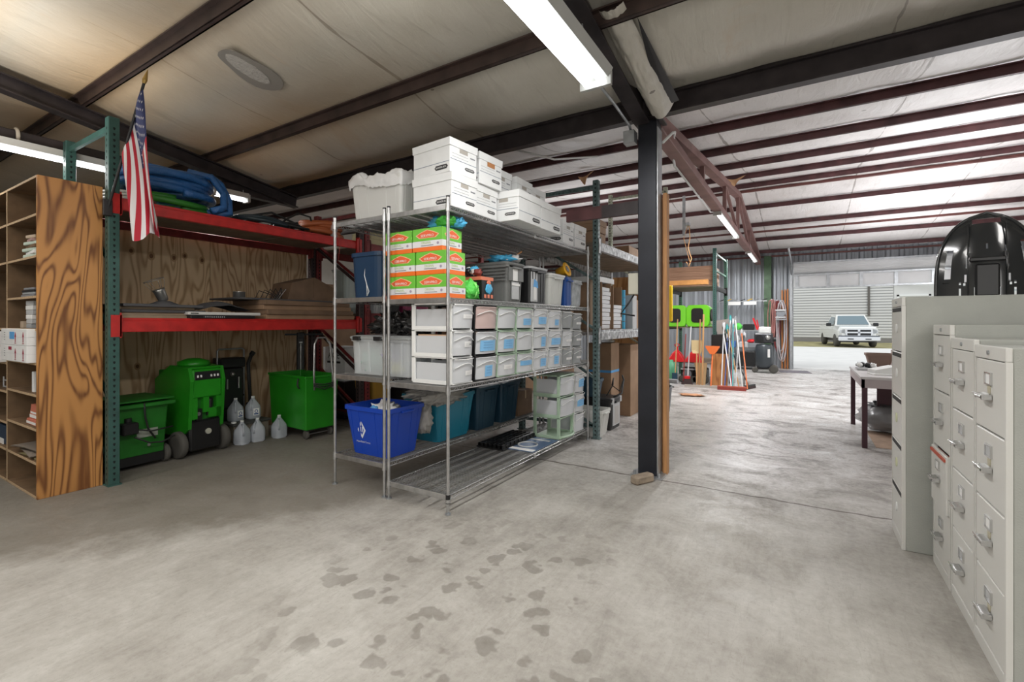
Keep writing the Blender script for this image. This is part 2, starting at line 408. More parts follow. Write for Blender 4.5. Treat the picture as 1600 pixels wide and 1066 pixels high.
def fit2(Y): return 3.45+.13*(Y-4.34) if Y < 11.25 else 3.45+.13*(11.25-4.34)-.135*(Y-11.25)
ins1 = insulation('cream_insulation_facing', (.47, .445, .385), (.56, .535, .475), (.46, .30, .16), True)
ins2 = insulation('white_insulation_facing', (.70, .67, .655), (.82, .80, .79), (.60, .50, .44))
def sagx(x, x0, p): return math.sin(PI*(((x-x0)/p) % 1))
P1 = [4.34-1.27*k for k in range(1, 7)]
def roof1(u, v):
    x = -12+20*u; y = 4.34-8.84*v
    s = math.sin(PI*(((4.34-y)/1.27) % 1))**1.0
    z = 3.375+.161*(4.34-y)-.07*s*(.55+.45*noise.noise((x*.7, y*.5, 0)))-.05*sagx(x, -3.05, 1.8)**.5*s
    z += .014*noise.noise((x*2.2, y*1.2, 5))+.012*noise.noise((x*7, y*2, 1))*s
    k_ = max(0, min(1, (y-3.75)/.5)); z += .115*k_*k_*(3-2*k_)
    return (x, y, z)
m = MB(); m.sheet(roof1, 280, 120, ins1)
o = struct(m, 'ceiling', fix=False)
def roof2(u, v):
    x = -12+20*u; y = 4.34+12.9*v
    s = math.sin(PI*(((y-5.87)/1.345) % 1))
    z = fit2(y)+.10-.075*s*(.6+.5*noise.noise((x*.6, y*.5, 9)))-.02*sagx(x, .62, 1.25)**.5
    z += .012*noise.noise((x*2.2, y*1.2, 5))
    return (x, y, z)
m = MB(); m.sheet(roof2, 240, 150, ins2); struct(m, 'ceiling', fix=False)

# purlins, each its own beam
def cee(m, x0, x1, y, zb, h, mt, lip=.06, t=.012):
    m.box(x0, x1, y-t/2, y+t/2, zb, zb+h, mt); m.box(x0, x1, y, y+lip, zb, zb+t, mt); m.box(x0, x1, y-lip, y, zb+h-t, zb+h, mt)
    m.box(x0, x1, y+lip-t, y+lip, zb, zb+.03, mt)
umber = mat('umber_painted_steel', (.055, .035, .03), .5, .1, .35, 6)
lab1 = 'dark maroon steel purlin crossing under the sagging cream insulation'
for k, y in enumerate(P1[:4]):
    z = 3.245+.16*(4.34-y); m = MB(); cee(m, -11.9, 6.9, y, z, .10, umber, .045)
    m.thing('roof_purlin', lab1, 'beam', (0, 0, 0), group='purlins under the cream insulation')
lab2 = 'thin maroon purlin running the length of the bright white insulated roof'
Y2 = [5.9+1.345*k for k in range(9)]
for k, y in enumerate(Y2):
    m = MB(); z = fit2(y)-.03; cee(m, -11.9, 6.9, y, z, .095, maroon, .03)
    m.thing('roof_purlin', lab2, 'beam', group='purlins under the white insulation')
for y, dz in ((11.6, -.0), (14.2, -.12), (16.9, -.1)):
    m = MB(); m.box(-11.9, 6.9, y-.02, y+.05, fit2(y)+dz, fit2(y)+dz+.045, maroon_l)
    m.thing('roof_strut', 'red steel strut running beside the far purlins of the white roof', 'beam', group='red struts beside the far purlins')
def ibeam(m, p0, p1, w, h, mt, t=.014):
    p0 = Vector(p0); p1 = Vector(p1); up = Vector((0, 0, 1))
    m.bar(p0+up*(h-t/2), p1+up*(h-t/2), w, t, mt); m.bar(p0+up*(t/2), p1+up*(t/2), w, t, mt); m.bar(p0+up*(h/2), p1+up*(h/2), t, h-2*t, mt)
m = MB(); ibeam(m, (-11.9, 4.34, 3.285), (6.9, 4.34, 3.285), .09, .19, darksteel); m.box(-11.9, 6.9, 4.31, 4.37, 3.47, 3.6, darksteel)
m.thing('main_beam', 'deep dark steel beam crossing over the column where the two roofs meet', 'beam')
m = MB(); ibeam(m, (-1.25, 4.28, 3.22), (-1.25, -4.2, 3.22+.161*8.46), .13, .22, darksteel)
m.thing('roof_rafter', 'heavy dark steel rafter running from the column top over the twin tube light', 'beam')
m = MB(); ibeam(m, (-6.39, 4.26, 3.11), (-6.39, -4.2, 3.11+.157*8.46), .12, .16, darksteel)
m.thing('roof_rafter', 'dark maroon steel rafter sloping down over the red pallet rack', 'beam')
m = MB(); m.box(-6.5, -6.38, -4.2, 4.25, 3.13, 3.25, darksteel, .008)
for y in (1.35, 3.0): m.tube([(-6.44+.085*math.cos(a), y, 3.19+.085*math.sin(a)) for a in [i*PI/8 for i in range(16)]], .016, mat('pale_strap', (.5, .45, .38), .6), 6, True)
m.thing('tie_beam', 'level dark steel beam with pale straps above the left tube lights', 'beam')

# truss over the far bay
tr = thing('roof_truss', 'dusty red open web truss running from the column to the far wall', 'truss', (-1.2, 4.5, 3.24))
def tobj(name, f):
    m = MB(); m.M = Matrix.Translation((1.2, -4.5, -3.24)); f(m); m.obj(name, tr)
tm = mat('dusty_pink_steel', (.23, .125, .115), .55, .15, .2, 3)
tobj('lower_chord', lambda m: m.box(-1.27, -1.13, 4.5, 16.7, 3.24, 3.34, tm, .006))
def upc(m):
    m.bar((-1.2, 4.45, 3.33), (-1.2, 11.2, 4.16), .13, .1, tm); m.bar((-1.2, 11.2, 4.16), (-1.2, 16.7, 3.44), .13, .1, tm)
tobj('upper_chord', upc)
for y in (7.0, 9.2, 11.2, 13.6):
    zt = 3.33+.123*(y-4.45) if y < 11.3 else 4.16-.131*(y-11.2)
    tobj('web_post', lambda m: m.box(-1.23, -1.17, y-.04, y+.04, 3.34, zt, tm))
for (ya, yb) in ((9.2, 11.2), (11.2, 13.6)):
    za = 3.33+.123*(ya-4.45) if ya < 11.1 else 4.16
    tobj('web_diagonal', lambda m: m.bar((-1.2, ya, za), (-1.2, yb, 3.34), .05, .06, tm))

# corrugated walls
corr = mat('grey_corrugated_steel', (.36, .385, .42), .45, .45, .08, 2)
corr_w = mat('pale_corrugated_steel', (.60, .60, .60), .6, .1, .06, 2)
def corrugated(m, x0, x1, z0, z1, y, mt, pitch=.3, amp=.03, flip=1):
    n = int((x1-x0)/pitch*8); pts = []
    for i in range(n+1):
        x = x0+(x1-x0)*i/n; ph = ((x-x0)/pitch) % 1
        d = 0 if ph < .55 else amp*min(1, min(ph-.55, 1-ph)/.09)
        if ph < .55: d = .25*amp*(1 if .2 < ph < .35 else 0)
        pts.append((x, y-flip*d))
    vs = [(x, yy, z) for z in (z0, z1) for x, yy in pts]
    m.add(vs, [(i, i+1, n+2+i, n+1+i) for i in range(n)], mt)
m = MB(); corrugated(m, -12.1, -.29, 0, 3.9, 17.0, corr); corrugated(m, -.29, 5.4, 3.18, 3.9, 17.0, corr); corrugated(m, 5.4, 7.1, 0, 3.9, 17.0, corr)
m.box(-.36, -.26, 16.75, 17.1, 0, 3.2, galv); m.box(5.38, 5.48, 16.75, 17.1, 0, 3.2, galv); m.box(-.3, 5.4, 16.9, 17.05, 3.1, 3.25, galv)
struct(m, 'wall_far', fix=False)
girt = mat('green_painted_girt', (.07, .13, .07), .5, .1, .2)
m = MB(); m.box(-1.05, -.85, 16.72, 16.95, 0, 3.5, girt); m.thing('wall_column', 'dark green steel column against the grey corrugated wall', 'column')
wl = mat('left_wall_facing', (.62, .60, .55), .6, var=.08, scale=1)
m = MB(); m.box(-12.1, -12, -4.5, 17.1, 0, 5, wl); struct(m, 'wall_left')
m = MB(); m.box(7, 7.1, -4.5, 17.1, 0, 5, wl); struct(m, 'wall_right')
m = MB(); m.box(-12.1, 7.1, -4.6, -4.5, 0, 5, wl); struct(m, 'wall_near')

# sectional overhead door, raised
dr = thing('door_1', None, None, (-.25, 16.7, 2.45)); dr['kind'] = 'structure'
dm = mat('pale_door_steel', (.60, .61, .62), .5, .2, .06, 2)
m = MB(); m.box(0, 5.6, -.03, .02, 0, .42, dm)
for k in range(8): m.box(.05+.78*k, .13+.78*k, -.07, -.03, .02, .42, galv)
m.box(0, 5.6, -.08, .02, 0, .05, galv); m.box(0, 5.6, -.08, .02, .38, .43, galv); m.obj('bottom_section', dr)
m = MB()
n = 9
for k in range(n):
    z = .46+.235*k/n*1.0; m.bar((0, -.25*k/n, z+.0), (5.6, -.25*k/n, z), .03, .022, dm)
m.add([(0, .0, .43), (5.6, .0, .43), (5.6, -.27, .72), (0, -.27, .72)], [(0, 1, 2, 3)], dm)
m.bar((0, -.3, .74), (5.6, -.3, .74), .1, .05, galv); m.obj('ribbed_curtain', dr)
for x in (-.06, 5.66):
    m = MB(); m.box(x-.03, x+.03, -.06, .0, -2.45, .45, galv); m.tube([(x, -.03, .4), (x, -.1, .6), (x, -.35, .75), (x, -1.0, .8), (x, -3.2, .8)], .025, galv, 6); m.obj('door_track', dr)

# outdoors: pale building across the yard
bl = thing('building', 'white horizontally ribbed metal building across the yard behind the truck', 'building', (0, 42.5, 0))
sid = mat('white_ribbed_siding', (.66, .66, .65), .6, var=.03, scale=.5)
m = MB(); z = .35
vs = []; k = 0
while z < 5.2:
    m.box(-14, 5.4, -.05, .3, z, z+.13, sid); m.box(-14, 5.4, 0, .3, z+.13, z+.2, mat('siding_groove', (.46, .46, .46), .7)); z += .2
m.box(-14, 40, .02, .35, 0, 5.3, sid); m.box(-14, 40, -.03, .3, 0, .3, mat('slab_edge', (.22, .21, .20), .8)); m.obj('siding_wall', bl)
m = MB(); m.box(3.95, 4.08, -.16, -.04, 1.95, 5.2, mat('dark_downspout', (.12, .11, .10), .6)); m.obj('downspout', bl)
m = MB()
m.box(5.45, 40, -.06, .02, .3, 5.2, sid)
m.bar((4.1, -.2, 4.6), (12, -.6, 3.4), .1, .1, galv)
m.obj('right_wall', bl)
m = MB(); m.box(5.6, 5.72, -.1, 0, 0, 3.4, white_p); m.box(7.3, 7.42, -.1, 0, 0, 3.4, white_p); m.box(5.6, 7.42, -.1, 0, 3.28, 3.4, white_p); m.box(5.72, 7.3, -.05, 0, 0, 3.3, mat('shaded_pane', (.34, .36, .38), .3)); m.obj('door_frame', bl)
# ------------------------------------------------------------------ column
concrete_b = mat('grey_block', (.30, .26, .22), .85, var=.15)
c = thing('steel_column', 'dark square steel column on a base plate in the middle of the floor', 'column', (-1.22, 4.42, 0))
m = MB(); m.box(-.085, .085, -.085, .085, .015, 3.27, mat('near_black_steel', (.022, .024, .032), .38, .4, .25, 3), .006); m.obj('post', c)
m = MB(); m.box(.086, .094, -.075, .075, .02, 3.2, galv); m.obj('edge_strip', c)
m = MB(); m.box(-.14, .14, -.13, .12, 0, .015, galv)
for x, y in ((-.11, -.1), (.11, -.1)): m.cyl((x, y, .015), (x, y, .05), .012, galv, n=6)
m.obj('base_plate', c)
m = MB(); m.box(-.13, .13, -.12, .12, 3.27, 3.285, darksteel); m.obj('cap_plate', c)
m = MB(); m.box(-.11, .11, -.045, .045, 0, .075, mat('weathered_wood', (.30, .24, .18), .8, var=.3, scale=12), .015); m.thing('wood_block', 'short rounded wood offcut lying at the foot of the column', 'block', (-1.21, 4.15, 0), R(62))
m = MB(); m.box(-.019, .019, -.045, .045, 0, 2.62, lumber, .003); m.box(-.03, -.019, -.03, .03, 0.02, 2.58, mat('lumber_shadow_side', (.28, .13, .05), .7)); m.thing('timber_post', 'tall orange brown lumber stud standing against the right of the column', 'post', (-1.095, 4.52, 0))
m = MB(); m.box(-2.06, -1.30, 4.39, 4.43, 2.44, 2.56, maroon); m.box(-1.68, -1.30, 4.385, 4.39, 2.44, 2.56, darksteel); m.thing('brace_bar', 'level maroon steel arm reaching left from the column above the rack', 'bar')
m = MB(); m.box(-.05, .05, -.05, .03, -.1, .1, mat('beige_box', (.52, .50, .42), .5), .006); m.tube([(0, -.02, -.1), (-.06, -.04, -.2), (-.13, -.02, -.28), (0, .0, -.3)], .008, black)
m.thing('switch_box', 'small beige electrical box with a cable on the left of the column', 'box', (-1.36, 4.42, 1.78))
m = MB()
m.tube([(-1.12, 4.5, 3.1), (-1.06, 4.62, 3.22), (-1.1, 4.9, 3.33), (-1.2, 5.2, 3.3), (-1.26, 5.6, 3.22)], .014, white_p)
m.tube([(-1.26, 5.6, 3.22), (-1.28, 8.2, 3.21), (-1.26, 8.35, 3.24)], .013, white_p); m.thing('conduit', 'white electrical conduit curling off the column top onto the truss', 'conduit')
m = MB(); m.tube([(-1.3, 3.3, 3.2), (-1.33, 3.8, 3.22), (-1.34, 4.2, 3.2), (-1.34, 4.3, 3.1)], .012, galv); m.box(-1.4, -1.3, 4.2, 4.3, 3.05, 3.16, galv); m.thing('junction_box', 'metal junction box and conduit at the left of the column top', 'box')

# ------------------------------------------------------------------ wire shelving
def wire_shelf_mesh(L, D):
    m = MB(); hx, hy = D/2, L/2
    for sx in (-1, 1):
        m.cyl((sx*hx, -hy, 0), (sx*hx, hy, 0), .0055, chrome, n=6); m.cyl((sx*hx, -hy, -.032), (sx*hx, hy, -.032), .005, chrome, n=6)
    for sy in (-1, 1):
        m.box(-hx, hx, sy*hy-.006, sy*hy+.006, -.035, .004, chrome, .002)
    n = int(L/.0254)
    for i in range(1, n):
        y = -hy+L*i/n; m.box(-hx, hx, y-.0016, y+.0016, -.001, .003, chrome)
        for sx in (-1, 1):
            if i % 2: m.bar((sx*hx, y-L/n, 0), (sx*hx, y, -.032), .004, .004, chrome); m.bar((sx*hx, y, -.032), (sx*hx, y+L/n, 0), .004, .004, chrome)
    for x in (-.36, -.18, 0, .18, .36): m.box(x*D*1.1-.007, x*D*1.1+.007, -hy, hy, -.022, -.001, chrome)
    for sx in (-1, 1): m.box(sx*hx-.008, sx*hx+.008, -.02, .02, -.045, .0, chrome, .003)
    return m
SL = 2.64
def wire_unit(label, x0, levels, posts_top):
    t = thing('wire_shelving_unit', label, 'shelving', (x0, 4.02, 0))
    first = None
    for z in levels:
        if wire_unit.me is None:
            o = wire_shelf_mesh(SL, .6).obj('wire_shelf', t); wire_unit.me = o.data
        else:
            o = bpy.data.objects.new('wire_shelf', wire_unit.me); COL.objects.link(o); o.parent = t
        o.location = (0, 0, z)
    for sx in (-1, 1):
        for sy in (-1, 1):
            m = MB(); x, y = sx*.305, sy*SL/2; m.cyl((x, y, .03), (x, y, posts_top), .0127, chrome, n=10); m.cyl((x, y, posts_top), (x, y, posts_top+.012), .014, black, n=10)
            for z in levels: m.cyl((x, y, z-.05), (x, y, z+.012), .019, chrome, r1=.0165, n=10)
            m.cyl((x, y, 0), (x, y, .012), .022, galv, n=10); m.cyl((x, y, .012), (x, y, .04), .007, galv, n=8); p = m.obj('post', t)
            if sx == 1 and sy == -1 and x0 > -2.7:
                m = MB(); m.cyl((x, y, .085), (x, y, .15), .018, black, n=10); m.obj('tape_wrap', p)
    return t
wire_unit.me = None
wire_unit('front zinc wire shelving unit holding drawer towers and green boxes', -2.525, (.14, .935, 1.595, 2.28), 2.335)
wire_unit('rear zinc wire shelving unit behind the front one with blue and teal tubs', -3.185, (.27, .96, 1.62, 2.28), 2.33)

# ------------------------------------------------------------------ archive boxes
def bankers_proto():
    t = thing('archive_box', 'x', 'box')
    m = MB(); a, b, h = .2, .152, .25
    m.box(-a, a, -b, b, 0, h, white_c, .003)
    for s in (-1, 1):
        X = s*(a+.0012)
        m.box(X-.0006, X+.0006, -.045, .045, h-.085, h-.055, mat('box_hand_hole', (.40, .37, .33), .8))
        for k, y in ((0, .105),): m.box(X-.0006, X+.0006, .075, .13, h-.1, h-.09, grey_ink)
        m.box(X-.0006, X+.0006, -b+.004, b-.004, .1, .1035, mat('slate_rule', (.20, .24, .32), .7))
        for z in (.122, .145): m.box(X-.0004, X+.0004, -.13, .05, z, z+.0015, grey_ink)
        m.M = Matrix.Translation((X, 0, 0)) @ Matrix.Rotation(R(90)*s, 4, 'Z')
        m.prism([(.012+x, .058+z) for x, z in ((0, 0), (.012, -.012), (.1, -.012), (.112, 0), (.1, .012), (.012, .012))], 'y', -.001, .0005, ink)
        m.text('BANKERS BOX', (.068, -.0018, .058), (1, 0, 0), (0, 0, 1), .012, paper, width=.085); m.M = Matrix.Identity(4)
        Yy = s*(b+.0012); m.box(-a+.004, a-.004, Yy-.0006, Yy+.0006, .08, .0835, mat('slate_rule', (.2, .24, .32), .7))
        m.M = Matrix.Translation((0, Yy, 0)) @ Matrix.Rotation(0 if s < 0 else PI, 4, 'Z')
        m.prism([(.04+x, .045+z) for x, z in ((0, 0), (.014, -.017), (.126, -.017), (.14, 0), (.126, .017), (.014, .017))], 'y', -.001, .0005, ink)
        m.text('BANKERS BOX', (.11, -.0018, .045), (1, 0, 0), (0, 0, 1), .014, paper, width=.11); m.M = Matrix.Identity(4)
    m.obj('body', t)
    m = MB(); m.loft([rrect(2*a+.012, 2*b+.012, .004, h-.052), rrect(2*a+.016, 2*b+.016, .004, h+.006), rrect(2*a+.004, 2*b+.004, .004, h+.008)], white_c)
    m.obj('lid', t); return t
proto = bankers_proto(); used = [0]
def bankers(x, y, z, rz, label):
    o = proto if not used[0] else dup(proto)
    used[0] = 1; o.location = (x, y, z); o.rotation_euler = (0, 0, rz); o['label'] = label; o['group'] = 'white archive boxes on top of the wire shelving'
Z0 = 2.287; H = .259
bankers(-2.43, 2.92, Z0, R(-2), 'white lidded archive box at the near corner of the wire shelf, under the topmost box')
bankers(-2.43, 2.92, Z0+H, R(-5), 'topmost nearest white archive box, highest in the photo')
bankers(-2.45, 3.24, Z0, R(-1), 'lower white archive box tucked behind the near corner stack')
bankers(-2.42, 3.27, Z0+H, R(-3), 'upper white archive box with an open brown hand hole beside the topmost box')
bankers(-2.64, 3.61, Z0, 0, 'lower white archive box mostly hidden behind the overhanging pair')
bankers(-2.54, 3.62, Z0+H, R(-2), 'third white archive box along the upper back row')
bankers(-2.66, 3.95, Z0, 0, 'lower rear white archive box behind the second overhanging box')
bankers(-2.52, 3.98, Z0+H, R(1), 'fourth white archive box along the upper back row')
bankers(-2.72, 4.32, Z0, 0, 'hidden lower white archive box near the middle of the top shelf')
bankers(-2.56, 4.34, Z0+H, R(-1), 'farthest white archive box of the upper back row')
bankers(-2.20, 3.62, Z0, R(90.5), 'white archive box overhanging the shelf edge with its hand hole facing the camera')
bankers(-2.21, 4.05, Z0, R(89.5), 'second overhanging white archive box next to the one facing the camera')
bankers(-2.42, 4.78, Z0, R(2), 'low white archive box just left of the rack upright, near one of two')
bankers(-2.42, 5.12, Z0, R(-1), 'low white archive box touching the grey rack upright')

o_ = [q for q in COL.objects if q.get('label', '').startswith('upper white archive box with an open')][0]
m = MB(); m.box(.2015, .2035, -.05, .05, .16, .20, mat('open_hand_hole', (.45, .20, .08), .8)); m.obj('hand_hole', o_)

# ------------------------------------------------------------------ green cases
gcase = mat('lime_green_print', (.16, .52, .05), .4); gcase_o = mat('orange_print', (.86, .17, .02), .4); gcase_w = mat('pale_band_print', (.74, .74, .76), .45)
red_oval = mat('orange_red_print', (.80, .13, .04), .4)
def case_proto(w, d):
    m = MB(); h = .18; m.box(-w/2, w/2, -d/2, d/2, 0, .035, gcase_o, .002); m.box(-w/2, w/2, -d/2, d/2, .035, .082, gcase_w); m.box(-w/2, w/2, -d/2, d/2, .082, h, gcase, .002)
    for rz, ww, off in ((0, w, d/2), (R(90), d, w/2), (PI, w, d/2), (R(-90), d, w/2)):
        m.M = Matrix.Rotation(rz, 4, 'Z'); y = -off-.001; k = ww/.24
        hx = [(-.085, 0), (-.06, -.022), (.06, -.022), (.085, 0), (.045, .02), (0, .035), (-.045, .02)]
        m.prism([(x*k*1.12, .128+z*1.15) for x, z in hx], 'y', y, y+.001, mat('peach_print', (.85, .52, .30), .4))
        m.prism([(x*k, .128+z) for x, z in hx], 'y', y-.0008, y+.001, red_oval)
        m.text('SERVPRO', (0, y-.0015, .122), (1, 0, 0), (0, 0, 1), .02, paper, width=.105*k)
        m.text('ORIGINAL', (-.01, y-.001, .068), (1, 0, 0), (0, 0, 1), .018, mat('olive_print', (.42, .56, .2), .5), width=.08*k)
        m.box(-.05*k, .05*k, y-.0006, y, .044, .049, grey_ink)
        m.prism([(.085*k+.012*math.cos(a*PI/3), .058+.012*math.sin(a*PI/3)) for a in range(6)], 'y', y-.0006, y, mat('mauve_print', (.35, .30, .40), .6))
    m.M = Matrix.Identity(4); return m
cm = case_proto(.30, .24); first = None
NM = ['bottom', 'middle', 'top']
for lv in range(3):
    for sd in (0, 1):
        x = (-2.43, -2.437, -2.475)[lv] if sd else (-2.745, -2.752, -2.79)[lv]
        lab = f"lime green and orange supply carton, {NM[lv]} of the {'right' if sd else 'left'} hand stack"
        if first is None: o = cm.obj('supply_carton'); first = o
        else: o = bpy.data.objects.new('supply_carton', first.data); COL.objects.link(o)
        o.location = (x, 2.87+.004*lv, 1.602+.1815*lv); o.rotation_euler = (0, 0, R((0, -.6, .8)[lv])); tag(o, lab, 'carton', 'green supply cartons on the wire shelf')
gnet = mat('bright_green_net', (.10, .62, .08), .5, bump=.6, bscale=60); bnet = mat('sky_blue_wrap', (.08, .45, .75), .5, bump=.5, bscale=50)
def netball(name, label, loc, r):
    m = MB(); m.crumple((0, 0, r[2]*.8), r, gnet, .3, 7, 3, .8, 16)
    for k in range(7):
        a = k*PI/7; m.tube([(r[0]*.98*math.cos(a)*math.sin(t), r[1]*.98*math.sin(a)*math.sin(t), r[2]*.8+r[2]*.95*math.cos(t)) for t in [i*PI/10+.15 for i in range(0, 8)]], .006, mat('pale_green_cord', (.3, .8, .2), .5), 5)
    return m.thing(name, label, 'ball', loc)
netball('net_bundle', 'bright green mesh ball beside the bottom green carton', (-2.34, 3.11, 1.602), (.085, .08, .09))
m = MB(); m.crumple((-.05, 0, .05), (.1, .08, .06), bnet, .4, 6, 1, .7, 14); m.crumple((.08, .03, .05), (.07, .06, .05), bnet, .4, 6, 2, .7, 12)
m.crumple((.02, -.02, .06), (.1, .08, .05), gnet, .25, 7, 5, .8, 16); m.thing('net_bundle', 'green and blue net bundle on top of the green cartons', 'bundle', (-2.42, 2.92, 2.148))
m = MB(); m.box(-.14, .14, -.09, .09, 0, .17, black, .006); m.box(-.13, .13, -.095, .09, .17, .20, mat('salmon_card', (.75, .22, .12), .5))
for k in range(7): m.crumple((rng.uniform(-.11, .11), rng.uniform(-.06, .06), .225+rng.uniform(0, .05)), (.04, .03, .03), (bnet, white_p, black, mat('dark_red_glove', (.25, .05, .04), .6))[k % 4], .5, 6, k+1, n=9)
m.crumple((.145, .0, .1), (.008, .05, .045), bnet, .2, 5, 4, n=9); m.crumple((.145, -.0, .15), (.006, .03, .02), mat('salmon_card', (1, 1, 1)), .2, 5, 4, n=8)
for y in (-.05, 0, .05): m.box(.14, .143, y-.014, y+.014, .02, .05, mat('salmon_card', (1, 1, 1)))
m.thing('glove_display', 'black display carton of blue and orange work gloves', 'carton', (-2.42, 3.31, 1.602))

# ------------------------------------------------------------------ tubs and totes
def tote(name, label, loc, w, d, h, mt, rz=0, flare=.05, lid=None, r=.03, ribs=True, cat='tub', group=None, handle=True):
    t = thing(name, label, cat, loc, rz, group)
    m = MB(); m.tub(w-flare, d-flare, w-.02, d-.02, h, mt, r=r, rimh=.035)
    if ribs:
        for s in (-1, 1):
            for k in range(-2, 3):
                if k: m.bar((k*w*.17, s*(d-flare)/2+s*.001, .02), (k*w*.18, s*(d-.02)/2, h-.04), .02, .006, mt); m.bar((s*(w-flare)/2+s*.001, k*d*.16, .02), (s*(w-.02)/2, k*d*.17, h-.04), .006, .02, mt)
    m.obj('body', t)
    if handle:
        for s in (-1, 1):
            m = MB(); m.box(s*w/2-.01, s*w/2+s*.022, -.07, .07, h-.05, h-.03, mt, .004); m.obj('handle', t)
    if lid:
        m = MB(); m.loft([rrect(w+.012, d+.012, r, h-.012), rrect(w+.018, d+.018, r, h+.004), rrect(w-.02, d-.02, r, h+.012), rrect(w-.06, d-.06, r, h+.018)], lid); m.obj('lid', t)
    return t
navy = mat('navy_blue_plastic', (.015, .045, .10), .3); blue = mat('royal_blue_plastic', (.008, .055, .42), .32); teal = mat('teal_blue_plastic', (.012, .19, .29), .3)
dkblue = mat('dark_slate_blue_plastic', (.014, .05, .085), .4); gtote = mat('grey_tote_plastic', (.16, .165, .16), .5, var=.1); lgrey = mat('light_grey_plastic', (.50, .51, .52), .4)
cream = mat('cream_translucent_plastic', (.72, .73, .70), .3, alpha=.85)
bagw = mat('white_bag_film', (.80, .80, .80), .35, alpha=.9, bump=.4, bscale=12); bagg = mat('clear_grey_bag_film', (.50, .48, .45), .3, alpha=.72, bump=.5, bscale=14); bagk = mat('black_bag_film', (.016, .016, .016), .22, bump=.5, bscale=14)

t = tote('navy_tub', 'tall navy blue plastic tub with a split crack on the rear wire shelf', (-3.25, 3.02, 1.626), .42, .42, .40, navy, r=.08, ribs=False, handle=False)
m = MB(); cr = [(-.02, .34), (.0, .27), (-.01, .2), (.02, .12), (.05, .06), (.03, .02)]
m.tube([(x, -.197-.0+z*.02, z) for x, z in cr], .004, white_p, 5); m.tube([(.02, -.196, .12), (.025, -.195, .06), (.02, -.194, .02)], .003, white_p, 5); m.obj('crack', t)
t = tote('white_tote', 'white translucent tote draped with a white bag on top of the rear wire shelf', (-3.14, 3.05, 2.288), .64, .44, .37, mat('milky_plastic', (.72, .72, .70), .3, alpha=.93), flare=.07)
m = MB()
def drape(u, v):
    a = 2*PI*u; ca, sa = math.cos(a), math.sin(a); k = 1/max(abs(ca), abs(sa))**.75
    prof = [(.70, .33), (.86, .37), (.98, .385), (1.07, .375), (1.10, .34), (1.09, .30)]
    f = v*5; i = min(4, int(f)); q = f-i; r_ = prof[i][0]*(1-q)+prof[i+1][0]*q; z = prof[i][1]*(1-q)+prof[i+1][1]*q
    n1 = noise.noise((ca*2.5, sa*2.5, v*3)); n2 = abs(noise.noise((ca*7, sa*7, v*4+3)))
    r_ += .05*n1*v+.05*n2; z += .045*n1+.035*n2+.03*max(0, noise.noise((ca*3+5, sa*3, 1)))*(1-abs(v-.4))
    pk = math.exp(-((ca*.33*k+.2)**2+(sa*.23*k+.17)**2)/.006); z += .10*pk
    if v > .8: z -= .03*abs(math.sin(a*5))
    return (.315*ca*k*r_, .215*sa*k*r_, z)
m.sheet(drape, 120, 20, bagw); m.crumple((0, 0, .33), (.26, .17, .06), bagw, .5, 8, 3, n=20)
m.obj('bag_liner', t)
t = tote('clothes_tote', 'frosted clear storage tote of green and mauve fabric under a black bag', (-3.045, 3.0, .966), .72, .42, .32, clearp, lid=mat('smoky_lid', (.36, .38, .38), .3, alpha=.9), flare=.04)
m = MB(); m.crumple((-.18, -.04, .12), (.15, .13, .11), mat('sage_fabric', (.32, .48, .42), .9), .4, 6, 2, .9); m.crumple((.07, -.05, .15), (.12, .12, .13), mat('mauve_fabric', (.40, .38, .50), .9), .4, 6, 3, .9); m.crumple((.1, -.1, .07), (.09, .07, .06), mat('pale_yellow_fabric', (.68, .66, .35), .9), .4, 6, 4, .9); m.crumple((.24, -.02, .1), (.1, .1, .09), mat('grey_fabric', (.3, .32, .33), .9), .4, 6, 6, .9); m.obj('folded_fabric', t)
for x in (-.26, .0):
    m = MB(); m.box(x-.045, x+.045, -.232, -.2, .295, .33, black, .004); m.obj('latch', t)
m = MB(); m.crumple((0, 0, .085), (.24, .16, .11), bagk, .55, 7, 8, .7, 26); m.crumple((.2, .02, .08), (.16, .13, .13), bagk, .5, 7, 9, .6, 22); m.thing('black_bag', 'shiny crumpled black plastic bag lying on the frosted clothes tote', 'bag', (-3.07, 3.02, 1.306))
t = tote('recycling_bin', 'royal blue recycling bin with a white diamond emblem on the lowest rear shelf', (-3.16, 2.97, .276), .54, .46, .42, blue, flare=.12, r=.03)
m = MB()
wprint = mat('white_print', (.72, .75, .82), .5)
o_ = (-.07, -.215, .22); ty = lambda z: -.17-(z/.42)*.05-.004
def q(pts): m.add([(x, ty(z), z) for x, z in pts], [tuple(range(len(pts)))], wprint)
cx, cz = -.07, .215
q([(cx-.05, cz), (cx, cz-.075), (cx, cz-.045), (cx-.03, cz)]); q([(cx+.05, cz), (cx+.03, cz), (cx, cz-.045), (cx, cz-.075)])
q([(cx-.05, cz), (cx-.03, cz), (cx-.004, cz+.045), (cx-.004, cz+.075)]); q([(cx+.05, cz), (cx+.004, cz+.075), (cx+.004, cz+.045), (cx+.03, cz)])
q([(cx-.018, cz+.028), (cx-.006, cz+.028), (cx-.006, cz-.02), (cx-.018, cz-.01)]); q([(cx+.018, cz+.028), (cx+.018, cz-.01), (cx+.006, cz-.02), (cx+.006, cz+.028)])
m.text('Miami-Dade County', (cx+.01, ty(.11)-.001, .11), (1, 0, 0), (0, -.12, 1), .02, wprint, width=.17); m.obj('emblem', t)
m = MB(); m.crumple((0, 0, .1), (.17, .14, .10), bagw, .45, 6, 5, .9, 20); m.crumple((-.04, -.08, .16), (.04, .03, .03), blue_tape, .4, 6, 6, n=9); m.thing('plastic_bag', 'white carrier bag with a blue patch heaped in the blue recycling bin', 'bag', (-3.16, 2.97, .50))
